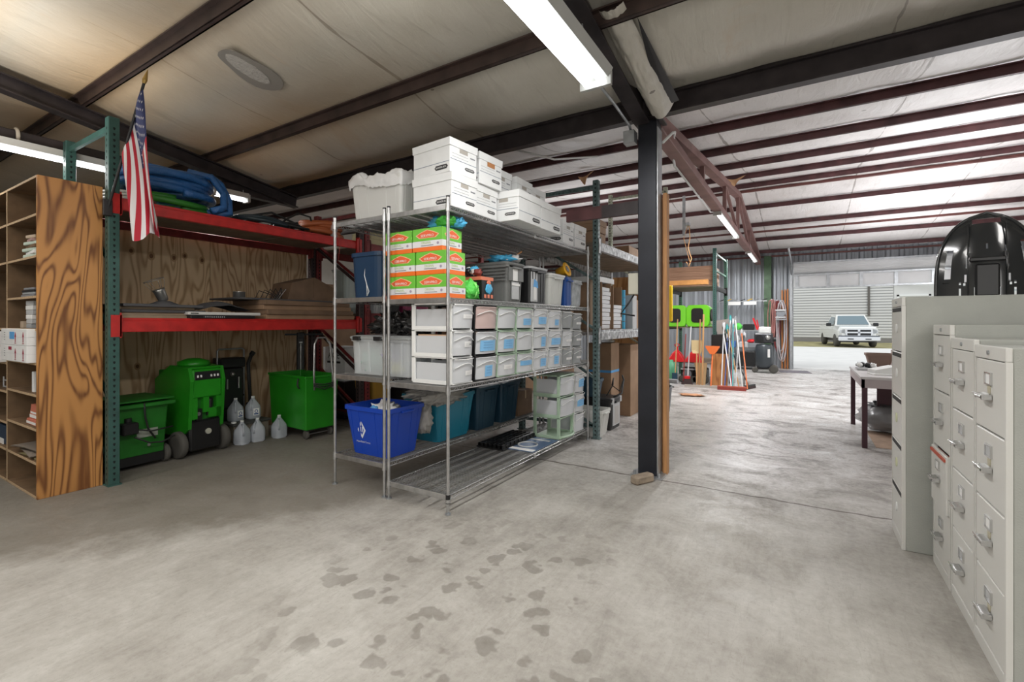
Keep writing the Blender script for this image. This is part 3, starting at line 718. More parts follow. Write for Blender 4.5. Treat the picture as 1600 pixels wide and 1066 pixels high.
m = MB(); m.crumple((0, 0, .12), (.11, .07, .18), bagg, .4, 6, 15, .8, 20); m.thing('plastic_bag', 'upright cloudy grey plastic bag between the blue bin and the teal tub', 'bag', (-3.0, 3.27, .42))
tote('teal_tub', 'large teal blue storage tub on the lowest rear shelf', (-3.13, 3.67, .276), .5, .6, .44, teal, flare=.12, r=.05, handle=False)
m = MB(); m.crumple((0, 0, .06), (.17, .34, .09), bagg, .45, 8, 22, .6, 26); m.crumple((.13, -.05, .02), (.05, .3, .07), bagg, .5, 8, 23, n=18); m.thing('plastic_sheeting', 'crumpled cloudy plastic sheeting heaped over the teal tub', 'sheeting', (-3.01, 3.52, .70))
for k, y in enumerate((4.20, 4.66)):
    tote('slate_blue_tub', ('slate blue storage tub right beside the teal tub', 'second slate blue storage tub, next to the cardboard box on the low shelf')[k], (-3.13, y, .276), .5, .42, .45, dkblue, flare=.09, group='slate blue tubs on the low rear shelf', lid=dkblue)
m = MB(); m.box(-.2, .2, -.17, .17, 0, .3, brown_d, .004); m.box(-.19, .19, -.012, .012, .3, .302, mat('packing_tape', (.45, .33, .2), .35)); m.box(.2, .202, -.012, .012, .2, .3, mat('packing_tape', (1, 1, 1))); m.thing('cardboard_box', 'brown cardboard box at the far end of the low rear wire shelf', 'box', (-3.14, 5.08, .276))

# second shelf row, from the gloves to the rack
def ctext(m, txt, x, y, z, h, mt, width): m.text(txt, (x, y, z), (0, 1, 0), (0, 0, 1), h, mt, width=width)
t = tote('grey_tote', 'dark grey ribbed industrial tote with a white label and hinged lid', (-2.55, 3.77, 1.602), .54, .3, .36, gtote, flare=.05, lid=gtote)
m = MB()
for k in range(5): m.box(-.27, .262, -.158, -.15, .2+k*.03, .21+k*.03, gtote)
m.box(.262, .27, -.13, .13, .2, .34, gtote); m.box(.26, .268, -.07, .05, .03, .19, lgrey); m.obj('ribbed_collar', t)
m = MB(); m.box(.268, .272, -.06, .02, .2, .33, paper); m.box(.268, .273, -.08, .06, .155, .175, paper); m.obj('card_label', t)
m = MB(); m.crumple((0, 0, .035), (.13, .1, .04), bnet, .5, 6, 4, .7, 12); m.crumple((.08, .05, .035), (.09, .08, .04), bagw, .5, 6, 5, .7, 12); m.bar((.06, .06, .04), (.12, .16, .12), .012, .012, lumber); m.thing('rag_pile', 'pale blue and white rags with a stick on top of the grey tote', 'rags', (-2.45, 3.79, 1.985))
t = tote('black_tote', 'black tote with a clear window front and a piece of blue tape', (-2.53, 4.20, 1.602), .52, .36, .36, black, flare=.03, lid=lgrey)
m = MB(); m.box(.236, .252, -.15, -.02, .02, .32, lgrey, .004); m.box(.253, .256, -.10, -.05, .04, .2, paper); m.obj('front_panel', t)
m = MB(); m.prism([(-.11, .17), (-.02, .16), (-.03, .22), (-.09, .245)], 'x', .254, .258, blue_tape); m.obj('tape_patch', t)
t = tote('cream_tote', 'cream translucent file tote with white lid beside the blue bin', (-2.50, 4.63, 1.602), .46, .36, .33, cream, flare=.06, lid=white_p)
m = MB(); m.box(-.15, .15, -.12, .12, .01, .22, mat('manila_files', (.66, .62, .45), .8)); m.obj('file_stack', t)
t = tote('blue_caddy', 'narrow dark blue plastic bin standing on end with a yellow roll on it', (-2.45, 4.92, 1.602), .36, .15, .33, mat('deep_blue_plastic', (.01, .07, .30), .35), flare=.02)
t = tote('clear_bin', 'scuffed clear plastic bin next to the grey rack upright on the second shelf', (-2.44, 5.15, 1.602), .36, .24, .31, mat('scuffed_clear_plastic', (.55, .58, .60), .3, alpha=.75, var=.3, scale=12), flare=.04)
yel = mat('yellow_plastic', (.80, .42, .02), .4)
m = MB(); m.M = Matrix.Translation((0, 0, .07)) @ Matrix.Rotation(R(70), 4, 'Y'); m.lathe([(.03, -.07), (.052, -.07), (.06, .03), (.085, .05), (.085, .06), (.04, .06), (.035, .02)], yel, n=20); m.lathe([(.038, .061), (.02, .064), (.001, .064)], grey_ink, n=14)
m.thing('yellow_reel', 'yellow plastic tape reel tipped toward the camera on the blue bin', 'reel', (-2.36, 4.94, 1.94))
m = MB(); m.box(-.25, .2, -.32, .32, 0, .28, brown_c, .004); m.thing('cardboard_box', 'wide brown cardboard box behind the cream tote, under white cartons', 'box', (-3.12, 4.9, 1.626))
m = MB()
for k in range(4): m.box(-.24+.01*(k % 2), .2, -.32, .30+.01*(k % 2), .002+.045*k, .043+.045*k, white_c, .003)
m.thing('flat_cartons', 'stack of thin white cartons on the brown box on the rear shelf', 'cartons', (-3.12, 4.9, 1.908))

# ------------------------------------------------------------------ drawer towers
pink = mat('rosy_plastic', (.72, .55, .52), .3, alpha=.7); whitep2 = mat('white_frame_plastic', (.80, .81, .80), .35); sagef = mat('pale_green_plastic', (.42, .56, .42), .4)
frost = mat('frosted_drawer_plastic', (.76, .78, .81), .2, alpha=.68); smoke = mat('smoky_drawer_plastic', (.40, .42, .43), .25, alpha=.72)
ltblue = mat('pale_blue_tape', (.22, .50, .80), .6)
def drawer_tower(label, x, y, z, w, d, n, dh, fr, fronts, tags, rz=0, group='plastic drawer towers on the wire shelving', bow=.03):
    t = thing('drawer_tower', label, 'drawers', (x, y, z), rz, group)
    H_ = n*dh; m = MB(); f = .018
    for k in range(n+1): zz = min(H_, k*dh+(.012 if k == 0 else 0)); m.box(-d, 0, -w/2, w/2, zz-.012, zz, fr, .003)
    for sy in (-1, 1):
        for xx in (-d+f, -f*1.6): m.box(xx-f, xx+f, sy*w/2-f*.5*(1+sy), sy*w/2+f*.5*(1-sy), 0, H_, fr, .003)
        for k in range(n): m.box(-d+f, -f, sy*w/2-.004, sy*w/2+.0, k*dh, k*dh+.03, fr)
    m.obj('frame', t)
    for k in range(n):
        fm = fronts[k % len(fronts)]; z0 = k*dh+.014; z1 = (k+1)*dh-.016; m = MB()
        m.box(-d+.02, -.01, -w/2+.02, w/2-.02, z0, z0+.004, fm); m.box(-d+.02, -.01, -w/2+.02, -w/2+.024, z0, z1-.03, fm); m.box(-d+.02, -.01, w/2-.024, w/2-.02, z0, z1-.03, fm)
        N = 10; hw = w/2-.006
        fx = lambda u, v, o_=0: (-.006+bow*(1-(2*u-1)**2)+o_+.012*v, -hw+2*hw*u, z0+(z1-z0)*v)
        m.sheet(lambda u, v: fx(u, v), N, 3, fm); m.sheet(lambda u, v: fx(u, v, -.006), N, 3, fm)
        # the raised arched lip across the drawer front
        m.tube([(-.002+bow*(1-(2*u-1)**2)+.012, -hw+2*hw*u, z0+(z1-z0)*(.62+.2*math.sin(PI*u))) for u in [i/12 for i in range(13)]], .0035, whitep2, 5)
        m.tube([(-.002+bow*(1-(2*u-1)**2)+.014, -hw+2*hw*u, z1) for u in [i/12 for i in range(13)]], .004, fm if fr is black else fr, 5)
        dr_ = m.obj('drawer', t)
        # loose contents seen through the front
        m = MB(); cc = tags[k % len(tags)]
        m.crumple((-.1, 0, z0+.05), (.07, w*.33, .05), mat('contents_'+cc[0], {'a': (.62, .60, .56), 'b': (.55, .60, .66), 'c': (.70, .58, .46), 'd': (.25, .25, .27)}[cc[0]], .9), .35, 6, k+int(y*10), .9, 10); m.obj('contents', dr_)
        if len(cc) > 1:
            kind, u0, u1, v0, v1 = cc[1]; m = MB(); tm_ = {'blue': ltblue, 'white': paper, 'ink': paper}[kind]
            P = lambda u, v, o_=.004: fx(u, v, o_)
            m.sheet(lambda u, v: P(u0+(u1-u0)*u, v0+(v1-v0)*v), 5, 1, tm_, False)
            for j in range(2 if kind != 'blue' else 3):
                vv = v0+(v1-v0)*(.3+.25*j); m.sheet(lambda u, v: P(u0+(u1-u0)*(.15+.6*u), vv+.03*v*(v1-v0), .006), 4, 1, grey_ink if kind != 'blue' else mat('ink_blue', (.10, .25, .5), .6), False)
            m.obj('label', dr_)
    return t
zA = .941; dh = .205
t = drawer_tower('white framed three drawer tower nearest the corner post with green tape strips', -2.235, 2.90, zA, .25, .42, 3, .208, whitep2, [frost], [('a', ('white', .45, .9, .3, .5)), ('a', ('white', .4, .8, .35, .6)), ('c', ('white', .35, .95, .42, .6))])
m = MB(); m.box(-.055, -.032, -.1275, -.1265, .43, .62, gcase); m.box(-.052, -.036, -.1275, -.1265, .26, .39, gcase); m.obj('green_tape', t)
m = MB(); m.text('COTTON', (.03, .05, .33), (0, 1, 0), (0, 0, 1), .022, ink, width=.08); m.text('SWABS', (.03, .05, .305), (0, 1, 0), (0, 0, 1), .02, ink, width=.07); m.obj('lettering', t)
m = MB(); m.box(-.35, -.07, -.09, .0, .03, .07, mat('contents_a', (1, 1, 1))); m.obj('stored_cloth', t); m = MB(); m.box(-.37, -.06, -.1, .0, .34, .38, mat('peach_paper', (.62, .42, .28), .9)); m.obj('peach_pad', t)
for i in range(14):
    m = MB(); m.cyl((-.34+.04*(i % 7), -.1, .24+.04*(i//7)), (-.34+.04*(i % 7), .0, .25+.04*(i//7)), .019, paper, n=8); m.obj('paper_roll', t)
drawer_tower('black framed drawer tower with blue tape labels, second from the corner', -2.235, 3.215, zA, .30, .40, 3, .205, black, [frost, frost, pink], [('b', ('blue', .3, .65, .1, .62)), ('b', ('blue', .12, .85, .12, .62)), ('a',)])
drawer_tower('pale green framed drawer tower with one white tag, third from the corner', -2.235, 3.535, zA, .29, .40, 3, .205, sagef, [frost], [('a', ('white', .2, .65, .3, .52)), ('b', ('blue', .2, .75, .15, .62)), ('a',)])
drawer_tower('pale green framed drawer tower, fourth along, bottom drawer with a broad blue strip', -2.235, 3.85, zA, .28, .40, 3, .205, sagef, [frost], [('b', ('blue', .1, .9, .35, .6)), ('a',), ('b', ('blue', .25, .8, .15, .5))])
drawer_tower('clear drawer tower fifth along, a blue label on each drawer', -2.235, 4.165, zA, .28, .40, 3, .205, whitep2, [frost], [('b', ('blue', .3, .75, .15, .6)), ('b', ('blue', .35, .7, .1, .65)), ('b', ('blue', .2, .8, .2, .6))])
drawer_tower('clear drawer tower sixth along, the last with blue labels', -2.235, 4.485, zA, .28, .40, 3, .203, whitep2, [frost], [('b', ('blue', .25, .6, .15, .65)), ('b', ('blue', .1, .85, .15, .55)), ('b', ('blue', .3, .6, .15, .5))])
drawer_tower('narrow clear drawer tower with white tags, seventh along', -2.235, 4.79, zA, .24, .36, 3, .20, mat('pale_grey_frame', (.6, .61, .61), .4), [smoke, frost], [('d', ('white', .2, .8, .3, .45)), ('c', ('white', .2, .8, .3, .45)), ('d',)])
drawer_tower('narrow smoky drawer tower at the far end of the row', -2.235, 5.06, zA, .24, .36, 3, .195, mat('pale_grey_frame', (.6, .61, .61), .4), [smoke], [('d', ('white', .2, .8, .3, .45)), ('d', ('white', .2, .8, .35, .5)), ('d', ('white', .2, .8, .3, .45))])
m = MB(); m.box(-.1, .08, -.07, .07, 0, .3, mat('mottled_package', (.28, .27, .24), .6, var=.6, scale=30), .01); m.box(-.1, .08, -.07, .07, .3, .32, black); m.thing('mottled_pack', 'dark mottled pack squeezed behind the farthest smoky drawers', 'pack', (-2.6, 5.22, .965))

t = drawer_tower('pale green framed drawer tower with an open base on the lowest shelf', -2.235, 4.80, .146, .36, .34, 3, .23, sagef, [frost], [('a',), ('d',), ('a',)], group='drawer towers on the lowest shelf')
for ch in list(t.children):   # lowest bay of this tower is empty
    if ch.name.startswith('drawer') and min(v.co.z for v in ch.data.vertices) < .1:
        for g in list(ch.children): bpy.data.objects.remove(g)
        bpy.data.objects.remove(ch)
m = MB(); m.tube([(-.01+.05*(1-(2*u-1)**2), -.17+.34*u, .02) for u in [i/10 for i in range(11)]], .014, sagef, 6); m.obj('base_rail', t)
drawer_tower('white drawer tower with blue tags behind the green framed one', -2.235, 5.13, .146, .25, .34, 3, .225, whitep2, [frost], [('a',), ('b', ('blue', .1, .8, .3, .7)), ('b', ('blue', .2, .8, .3, .8))], group='drawer towers on the lowest shelf')
m = MB(); pb = mat('blueprint_film', (.10, .17, .30), .25, alpha=.9); m.box(-.2, .2, -.28, .28, 0, .006, pb); m.box(-.19, .19, -.27, -.2, .006, .008, paper)
m.tube([(.02+.1*math.cos(a), -.06+.1*math.sin(a), .01) for a in [i*PI/8 for i in range(16)]], .008, lgrey, 6, True); m.box(-.15, .15, .16, .2, .006, .009, lgrey); m.thing('film_sheet', 'flat blue plastic sheet with white markings on the lowest front shelf', 'sheet', (-2.44, 4.29, .147))
m = MB()
for k in range(6): m.box(-.14+.052*k, -.12+.052*k, -.33, .33, 0, .05, black)
for k in range(9): m.box(-.15, .15, -.33+.08*k, -.31+.08*k, .01, .045, black)
m.box(-.16, .16, -.34, .34, 0, .015, black); m.thing('lattice_tray', 'flat black lattice tray lying at the back of the lowest front shelf', 'tray', (-2.68, 4.25, .147))
# ------------------------------------------------------------------ pallet racks
hole = mat('rack_hole', (.008, .012, .012), .9)
def post_mesh(m, x, y, z1, mt, w=.08, d=.08, faces=('-y', '+x'), pitch=.0508):
    m.box(x-w/2, x+w/2, y-d/2, y+d/2, 0, z1, mt, .004); m.box(x-w/2-.02, x+w/2+.02, y-d/2-.01, y+d/2+.01, 0, .008, mt)
    n = int(z1/pitch); tear = [(-.009, .004), (-.006, .011), (.006, .011), (.009, .004), (.004, -.012), (-.004, -.012)]
    for f in faces:
        for k in range(1, n):
            z = k*pitch
            if f == '-y': m.add([(x+u*1.1, y-d/2-.0008, z+w_) for u, w_ in tear], [(0, 1, 2, 3, 4, 5)], hole)
            if f == '+x': m.add([(x+w/2+.0008, y+u*1.1, z+w_) for u, w_ in tear], [(0, 1, 2, 3, 4, 5)], hole)
            if f == '+y': m.add([(x+u*1.1, y+d/2+.0008, z+w_) for u, w_ in tear], [(0, 1, 2, 3, 4, 5)], hole)
def rack(label, xF, xB, frames, beams, group=None, pw=.08, brace=True):
    """frames: (y, height, material); beams: (y0, y1, z_top, height, material, deck material or None)"""
    t = thing('pallet_rack', label, 'rack', ((xF+xB)/2, frames[0][0], 0), 0, group)
    T0 = Matrix.Translation((-(xF+xB)/2, -frames[0][0], 0))
    for (y, h, mt) in frames:
        for x in (xF, xB):
            m = MB(); m.M = T0; post_mesh(m, x, y, h, mt, pw, pw); m.obj('upright_post', t)
        if not brace: continue
        m = MB(); m.M = T0
        zs = [.15+.6*i for i in range(int((min(h, 2.6)-.2)/.6)+1)]
        for a, b in zip(zs, zs[1:]):
            m.bar((xF-.04, y, a), (xB+.04, y, b), .03, .03, mt)
        m.bar((xF-.04, y, .15), (xB+.04, y, .15), .03, .04, mt); m.obj('frame_brace', t)
        m = MB(); m.M = T0; m.bar((xF-.04, y, h-.08), (xB+.04, y, h-.08), .03, .05, mt); m.obj('top_tie', t)
    if not brace:
        for z in (2.62, 3.02):
            m = MB(); m.M = T0; m.box(xF-.02, xF+.02, frames[0][0]+.04, frames[1][0]-.04, z, z+.04, frames[1][2]); m.obj('frame_tie', t)
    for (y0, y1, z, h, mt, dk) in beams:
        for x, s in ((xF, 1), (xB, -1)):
            m = MB(); m.M = T0; mt_full = mt; mt = redbeam_d if (s < 0 and mt is redbeam) else mt; m.box(x-.02, x+.03, y0+.045, y1-.045, z-h, z-.03, mt, .004); m.box(x-.02, x+.005, y0+.045, y1-.045, z-.03, z-.003, mt)  # rear bright red beams recoloured dull red to stand for shade
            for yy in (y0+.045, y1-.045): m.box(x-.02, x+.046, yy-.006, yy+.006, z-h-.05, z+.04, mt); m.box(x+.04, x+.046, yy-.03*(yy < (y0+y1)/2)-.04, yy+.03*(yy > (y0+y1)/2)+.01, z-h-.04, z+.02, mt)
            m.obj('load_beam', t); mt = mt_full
        if dk:
            m = MB(); m.M = T0
            yy = y0+.05
            while yy < y1-.1:
                ye = min(yy+.6, y1-.05); m.box(xB+.03, xF-.006, yy, ye-.008, z-.03, z-.006, dk); yy = ye
            m.obj('deck', t)
    return t
deckw = mat('grimy_deck_board', (.20, .155, .11), .8, var=.25, scale=5)
blackred = mat('nearly_black_rack_paint', (.035, .02, .02), .5)
rack('pallet rack with a dark green perforated upright and bright red load beams', -5.13, -6.17, [(1.67, 3.2, greenup), (4.37, 2.75, blackred)],
     [(1.67, 4.37, 2.52, .115, redbeam, deckw), (1.67, 4.37, 1.46, .13, redbeam, deckw)])
rack('dull red pallet rack farther along, seen through the wire shelving', -5.13, -6.17, [(4.47, 3.0, redbeam_d), (7.2, 3.0, redbeam_d)],
     [(4.47, 7.2, 2.52, .13, redbeam_d, deckw), (4.47, 7.2, 1.55, .13, redbeam_d, deckw)])
m = MB(); m.box(-5.098, -5.092, 4.85, 5.2, 1.46, 1.5, paper); m.box(-5.098, -5.092, 5.45, 5.75, 1.46, 1.5, paper); 
m.thing('shelf_labels', 'two white paper strips stuck on the dull red load beam', 'label')
rack('grey rack with flaking paint on the beams beside the column', -2.15, -3.2, [(5.44, 3.15, mat('green_grey_rack', (.10, .15, .15), .5, .2, .5, 30)), (8.84, 3.9, mat('olive_grey_rack', (.42, .45, .36), .5, .2, .5, 24))],
     [(5.44, 8.84, 2.42, .12, mat('flaking_grey_paint', (.40, .41, .42), .6, .3, .7, 16), deckw), (5.44, 8.84, 1.33, .13, mat('flaking_grey_paint', (1, 1, 1)), deckw)], pw=.07)
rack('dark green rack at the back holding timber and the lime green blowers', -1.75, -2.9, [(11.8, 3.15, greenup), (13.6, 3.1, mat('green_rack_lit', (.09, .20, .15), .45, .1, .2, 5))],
     [(11.8, 13.6, 2.3, .12, black, deckw), (11.8, 13.6, 1.325, .07, black, deckw), (11.8, 13.6, .486, .06, mat('worn_brown_edge', (.14, .09, .07), .7), deckw)], pw=.08, brace=False)

# plywood lining behind the red rack, two sheets
ply = plywood('knotty_plywood', (.66, .49, .30), (.36, .23, .115), 15, .8, knots=False)
m = MB(); m.box(-6.30, -6.28, 1.72, 3.015, 0, 2.44, ply); 
for (ky, kz, kr) in ((2.208, 2.204, .022), (2.397, 2.17, .024), (2.623, 2.175, .022), (2.737, 2.212, .02), (2.927, 2.18, .022), (2.266, .93, .02), (2.557, .87, .02), (1.95, .95, .02)):
    for q_, (rr, cc) in enumerate(((1.9, mat('knot_ring', (.36, .23, .12), .7)), (1.0, mat('knot_core', (.12, .055, .02), .7)))):
        m.prism([(ky+kr*rr*.8*math.cos(a), kz+kr*rr*1.1*math.sin(a)) for a in [i*PI/8 for i in range(16)]], 'x', -6.28, -6.2790+.0006*q_, cc)
m.thing('plywood_sheet', 'knotty plywood sheet behind the green machines, left of the seam', 'panel')
m = MB(); m.box(-6.30, -6.28, 3.022, 4.36, 0, 2.44, plywood('knotty_plywood_b', (.60, .44, .27), (.33, .20, .10), 15, .85, (3.1, 1.7, .6), knots=False)); m.thing('plywood_sheet', 'knotty plywood sheet behind the water jugs and the square green cart', 'panel')
plyo = plywood('golden_plywood', (.54, .255, .075), (.17, .06, .014), 20, .9, (.3, .2, .45), knots=False, rough=.5)

# ------------------------------------------------------------------ pigeonhole bookcase
bk = thing('bookcase', 'tall open plywood pigeonhole bookcase with a golden grained side panel', 'bookcase', (-5.19, 1.44, 0))
B0 = Matrix.Translation((5.19, -1.44, 0))
shw = mat('dusty_shelf_wood', (.17, .105, .055), .75, var=.25, scale=7); edge = mat('plywood_edge', (.50, .36, .22), .7, var=.3, scale=30, stretch=(1, 1, 6)); dwood = mat('dark_back_board', (.06, .034, .018), .8, var=.3)
YF, YB = 1.208, 1.622; ZT = 2.595
m = MB(); m.M = B0; m.box(-5.215, -5.19, YF, YB, 0, ZT, plyo, .002); m.obj('side_panel', bk)
m = MB(); m.M = B0; m.box(-7.2, -7.175, YF, YB, 0, ZT, shw); m.obj('side_panel', bk)
m = MB(); m.M = B0; m.box(-7.175, -5.215, YB-.012, YB, 0, ZT-.02, dwood); m.obj('back_panel', bk)
def shelf(x0, x1, z, y0=YF):
    m = MB(); m.M = B0; m.box(x0, x1, y0+.004, YB-.012, z-.018, z, shw); m.box(x0, x1, y0, y0+.004, z-.018, z, edge); m.obj('shelf', bk)
XD = -6.03
for z in (ZT, 2.29, 1.955): shelf(-7.175, -5.215, z)
for z in (1.365, .29, .02): shelf(-7.175, -5.215, z)
shelf(XD+.01, -5.215, 1.63)
for z in (1.09, .835, .56): shelf(XD+.01, -5.215, z); shelf(-7.175, XD-.01, z-.03)
for (a, b) in ((0, 1.347), (1.365, ZT-.018)):
    m = MB(); m.M = B0; m.box(XD-.009, XD+.009, YF+.003, YB-.012, a, b, shw); m.box(XD-.009, XD+.009, YF, YF+.003, a, b, edge); m.obj('divider', bk)
def bit(name, label, cat, loc, w, d, h, mt, rz=0, b=.003, group=None):
    m = MB(); m.box(-w/2, w/2, -d/2, d/2, 0, h, mt, b); return m.thing(name, label, cat, loc, rz, group)
pale = mat('pale_green_card', (.52, .62, .54), .7); terracotta = mat('terracotta_card', (.55, .17, .11), .6); gr = mat('mid_grey_card', (.33, .35, .37), .6)
# white cartons with arrows
for k in range(2):
    m = MB(); m.box(-.36, .36, -.2, .2, 0, .135, white_c, .003); m.box(-.36, .36, -.201, .2, .0665, .068, lgrey)
    for x in (.06, .27):
        m.prism([(x-.02, .07), (x, .11), (x+.02, .07), (x+.008, .07), (x+.008, .025), (x-.008, .025), (x-.008, .07)], 'y', -.2018, -.2, mat('dark_red_print', (.30, .02, .05), .6))
        m.prism([(.0+x*1.0, .07), (x, .07)] if 0 else [(x-.02, .02), (x+.02, .02), (x+.02, .014), (x-.02, .014)], 'y', -.2018, -.2, mat('dark_red_print', (1, 1, 1)))
    if k: m.box(-.10, .03, -.2022, -.2, .05, .11, blue_tape)
    else: m.box(-.13, -.05, -.2022, -.2, .095, .122, mat('dark_red_print', (1, 1, 1)))
    for j in range(4): m.box(-.27, -.235, -.2012, -.2, .04+.02*j, .045+.02*j, grey_ink)
    m.thing('white_carton', ('lower white carton with a red tape scrap in the bookcase', 'upper white carton with blue tape and red arrows in the bookcase')[k], 'carton', (-5.6, 1.36, 1.091+.1365*k))
    m = MB(); m.box(-.3, .3, -.2, .2, 0, .135, white_c, .003)
    for j in range(4): m.box(.14, .19, -.2012, -.2, .04+.02*j, .045+.02*j, grey_ink)
    m.box(-.3, .3, -.201, -.2, .066, .068, gr); m.thing('white_carton', ('lower plain white carton at the left edge of the photo in the bookcase', 'upper plain white carton at the left edge of the photo in the bookcase')[k], 'carton', (-6.36, 1.36, 1.062+.1365*k))
# bundles of paper packets
pk = [(pale, 0), (paper, .01), (mat('beige_card', (.5, .4, .3), .7), -.01)]
z = 1.956
for k in range(7):
    w_ = .30-.025*(k > 3)*(k-3)-.012*k; m = MB(); m.box(-w_/2, w_/2, -.1, .1, 0, .026, (pale, paper, pale, shw, pale, mat('rose_card', (.42, .27, .25), .7), mat('beige_card', (1, 1, 1)))[k], .004)
    m.thing('paper_packet', 'pale green and beige paper packet in the small pile on the bookcase shelf', 'packet', (-5.36-.012*(k % 3), 1.38+.004*(k % 2), z+.0265*k), R((3, -4, 5, -2, 6, -5, 8)[k]), 'paper packets piled in the upper pigeonhole')
z = 1.631
for k in range(4):
    bit('dark_folder', 'thin dark grey folder lying on the short bookcase shelf', 'folder', (-5.42+.03*(k % 2), 1.40, z+.019*k), .34-.05*k, .24, .017, (grey_ink, gr, ink, grey_ink)[k], R(2*k), .002, 'dark folders on the short bookcase shelf')
z = 1.366
for k in range(6):
    bit('tape_carton', 'small grey white carton in the tall stack above the arrow cartons', 'carton', (-5.34+.01*(k % 2), 1.42, z+.039*k), .16-.006*k, .16, .037, (gr, lgrey, paper, lgrey, paper, lgrey)[k], R(-3+2*k), .003, 'small cartons stacked above the arrow cartons')
bit('block_carton', 'tiny white carton on the shelf left of the grey carton stack', 'carton', (-5.58, 1.30, 1.366), .07, .07, .05, paper); bit('block_carton', 'tiny cream carton next to the bookcase divider', 'carton', (-5.86, 1.30, 1.366), .08, .07, .06, mat('beige_card', (1, 1, 1)))
m = MB()
for k in range(2): m.box(-.17, .17, -.06, .06, .005+.06*k, .011+.06*k, lgrey)
for x in (-.165, .165):
    for y in (-.055, .055): m.box(x-.004, x+.004, y-.004, y+.004, 0, .1, lgrey)
for k in range(6): m.cyl((-.14+.055*k, -.02, .02), (-.14+.055*k, -.02, .11), .012, paper, n=8)
m.thing('vial_rack', 'little wire rack of white vials in the left pigeonhole', 'rack', (-6.25, 1.32, .806+.001))
m = MB(); m.M = Matrix.Rotation(R(6), 4, 'X')
for k in range(7): m.box(-.12+.03*k, -.105+.03*k, -.04, .04, 0.006, .09, (paper, gr, paper)[k % 3])
m.M = Matrix.Identity(4)
m.thing('sample_cards', 'row of small leaning white and grey cards beside the divider', 'cards', (-6.2, 1.5, .81))
bit('white_bottle_box', 'narrow white box upright at the right of a lower pigeonhole', 'box', (-5.26, 1.33, .836), .05, .08, .17, white_c)
m = MB(); m.box(-.12, .12, -.09, .09, 0, .05, terracotta, .004); m.box(-.12, .12, -.092, -.09, .01, .03, paper); m.thing('brick_red_carton', 'low terracotta carton with white lettering panel in the bookcase', 'carton', (-5.36, 1.38, .561))
m = MB(); m.prism([(-.1, 0), (.11, 0), (.11, .12), (-.05, .12)], 'y', -.08, .08, terracotta); m.box(-.08, .09, -.083, -.08, .01, .035, paper); m.box(-.06, .08, -.082, -.08, .045, .06, paper); m.thing('terracotta_carton', 'slanted terracotta carton stacked on the low one in the bookcase', 'carton', (-5.35, 1.38, .612))
bit('grey_carton', 'small grey carton with print on a lower bookcase shelf', 'carton', (-5.55, 1.42, .561), .1, .1, .09, gr)
m = MB(); m.box(-.2, .2, -.14, .14, 0, .17, mat('dark_navy_box', (.012, .04, .09), .4), .01); m.box(-.1, .02, -.143, -.14, .0, .05, paper); m.thing('navy_box', 'dark navy plastic case in the lower left pigeonhole', 'case', (-6.3, 1.42, .291))
for k, (w_, mt_, rz_) in enumerate(((.40, mat('olive_card', (.30, .26, .13), .8), 3), (.46, mat('taupe_card', (.26, .22, .18), .8), -5), (.5, mat('taupe_card', (1, 1, 1)), 7))):
    m = MB(); m.sheet(lambda u, v: ((u-.5)*w_, (v-.5)*.3, .012*math.sin(PI*u)+.008*(k == 2)), 8, 3, mt_); m.sheet(lambda u, v: ((u-.5)*w_, (v-.5)*.3, .012*math.sin(PI*u)+.008*(k == 2)-.006), 8, 3, mt_)
    m.thing('card_sheet', 'floppy taupe card sheet sagging over the lowest bookcase shelves', 'sheet', (-5.52-.05*k, 1.40, .298+.022*k), R(rz_), 'card sheets on the second lowest bookcase shelf')
m = MB()
for k in range(4): m.tube([(.26*math.cos(a)*(1-.04*k), .2*math.sin(a), .025+.03*k) for a in [i*PI/12 for i in range(24)]], .014, mat('clear_hose', (.62, .64, .62), .3), 7, True)
m.thing('clear_hose_coil', 'coil of pale clear hose lying on the top beam behind the green upright', 'hose', (-5.55, 1.93, 2.517), 0)

# ------------------------------------------------------------------ flag
fl = thing('american_flag', 'small american flag hanging from a black pole fixed to the green rack upright', 'flag', (-5.085, 1.62, 2.38))
F0 = Matrix.Translation((5.085, -1.62, -2.38))
pb_, pt_ = Vector((-5.08, 1.62, 2.38)), Vector((-4.75, 1.76, 3.44))
m = MB(); m.M = F0; m.cyl(pb_, pt_, .011, black, n=8); m.obj('pole', fl)
m = MB(); m.M = F0; d_ = (pt_-pb_).normalized(); m.cyl(pt_, pt_+d_*.03, .014, mat('brass', (.45, .30, .10), .35, .8), r1=.02, n=8); m.cyl(pt_+d_*.03, pt_+d_*.12, .02, mat('brass', (1, 1, 1)), r1=.002, n=8); m.obj('finial', fl)
m = MB(); m.M = F0; m.box(-5.092, -5.06, 1.585, 1.65, 2.33, 2.47, black, .004); m.obj('bracket', fl)
H0 = pt_-d_*.03; H1 = pt_-d_*.62
E0 = Vector((-4.60, 1.80, 2.24)); E1 = Vector((-4.82, 1.74, 2.12))
def flagp(h, t):
    """h 0..1 down the hoist, t 0..1 along the fly"""
    top = H0.lerp(E0, t); bot = H1.lerp(E1, t)
    # the top edge bulges outwards as cloth falls
    top = top+Vector((.05, 0, .02))*math.sin(PI*min(1, t*1.0))*.4
    p = top.lerp(bot, h)
    fold = .075*math.sin(h*8+t*2.6)*(.25+t)+.02*math.sin(h*21+t*5)*t
    n = Vector((.52, -.85, 0)); s_ = Vector((.85, .52, 0))
    p = p+n*fold+s_*(.03*math.sin(h*9+t*2+1.2)*t)
    p.z += -.05*math.sin(PI*h)*t+.03*math.cos(h*14)*t
    return p
fred = mat('flag_red', (.42, .012, .03), .75); fwhite = mat('flag_white', (.70, .69, .70), .75); fblue = mat('flag_navy', (.02, .03, .11), .75)
m = MB(); m.M = F0; NH = 78; NT = 60
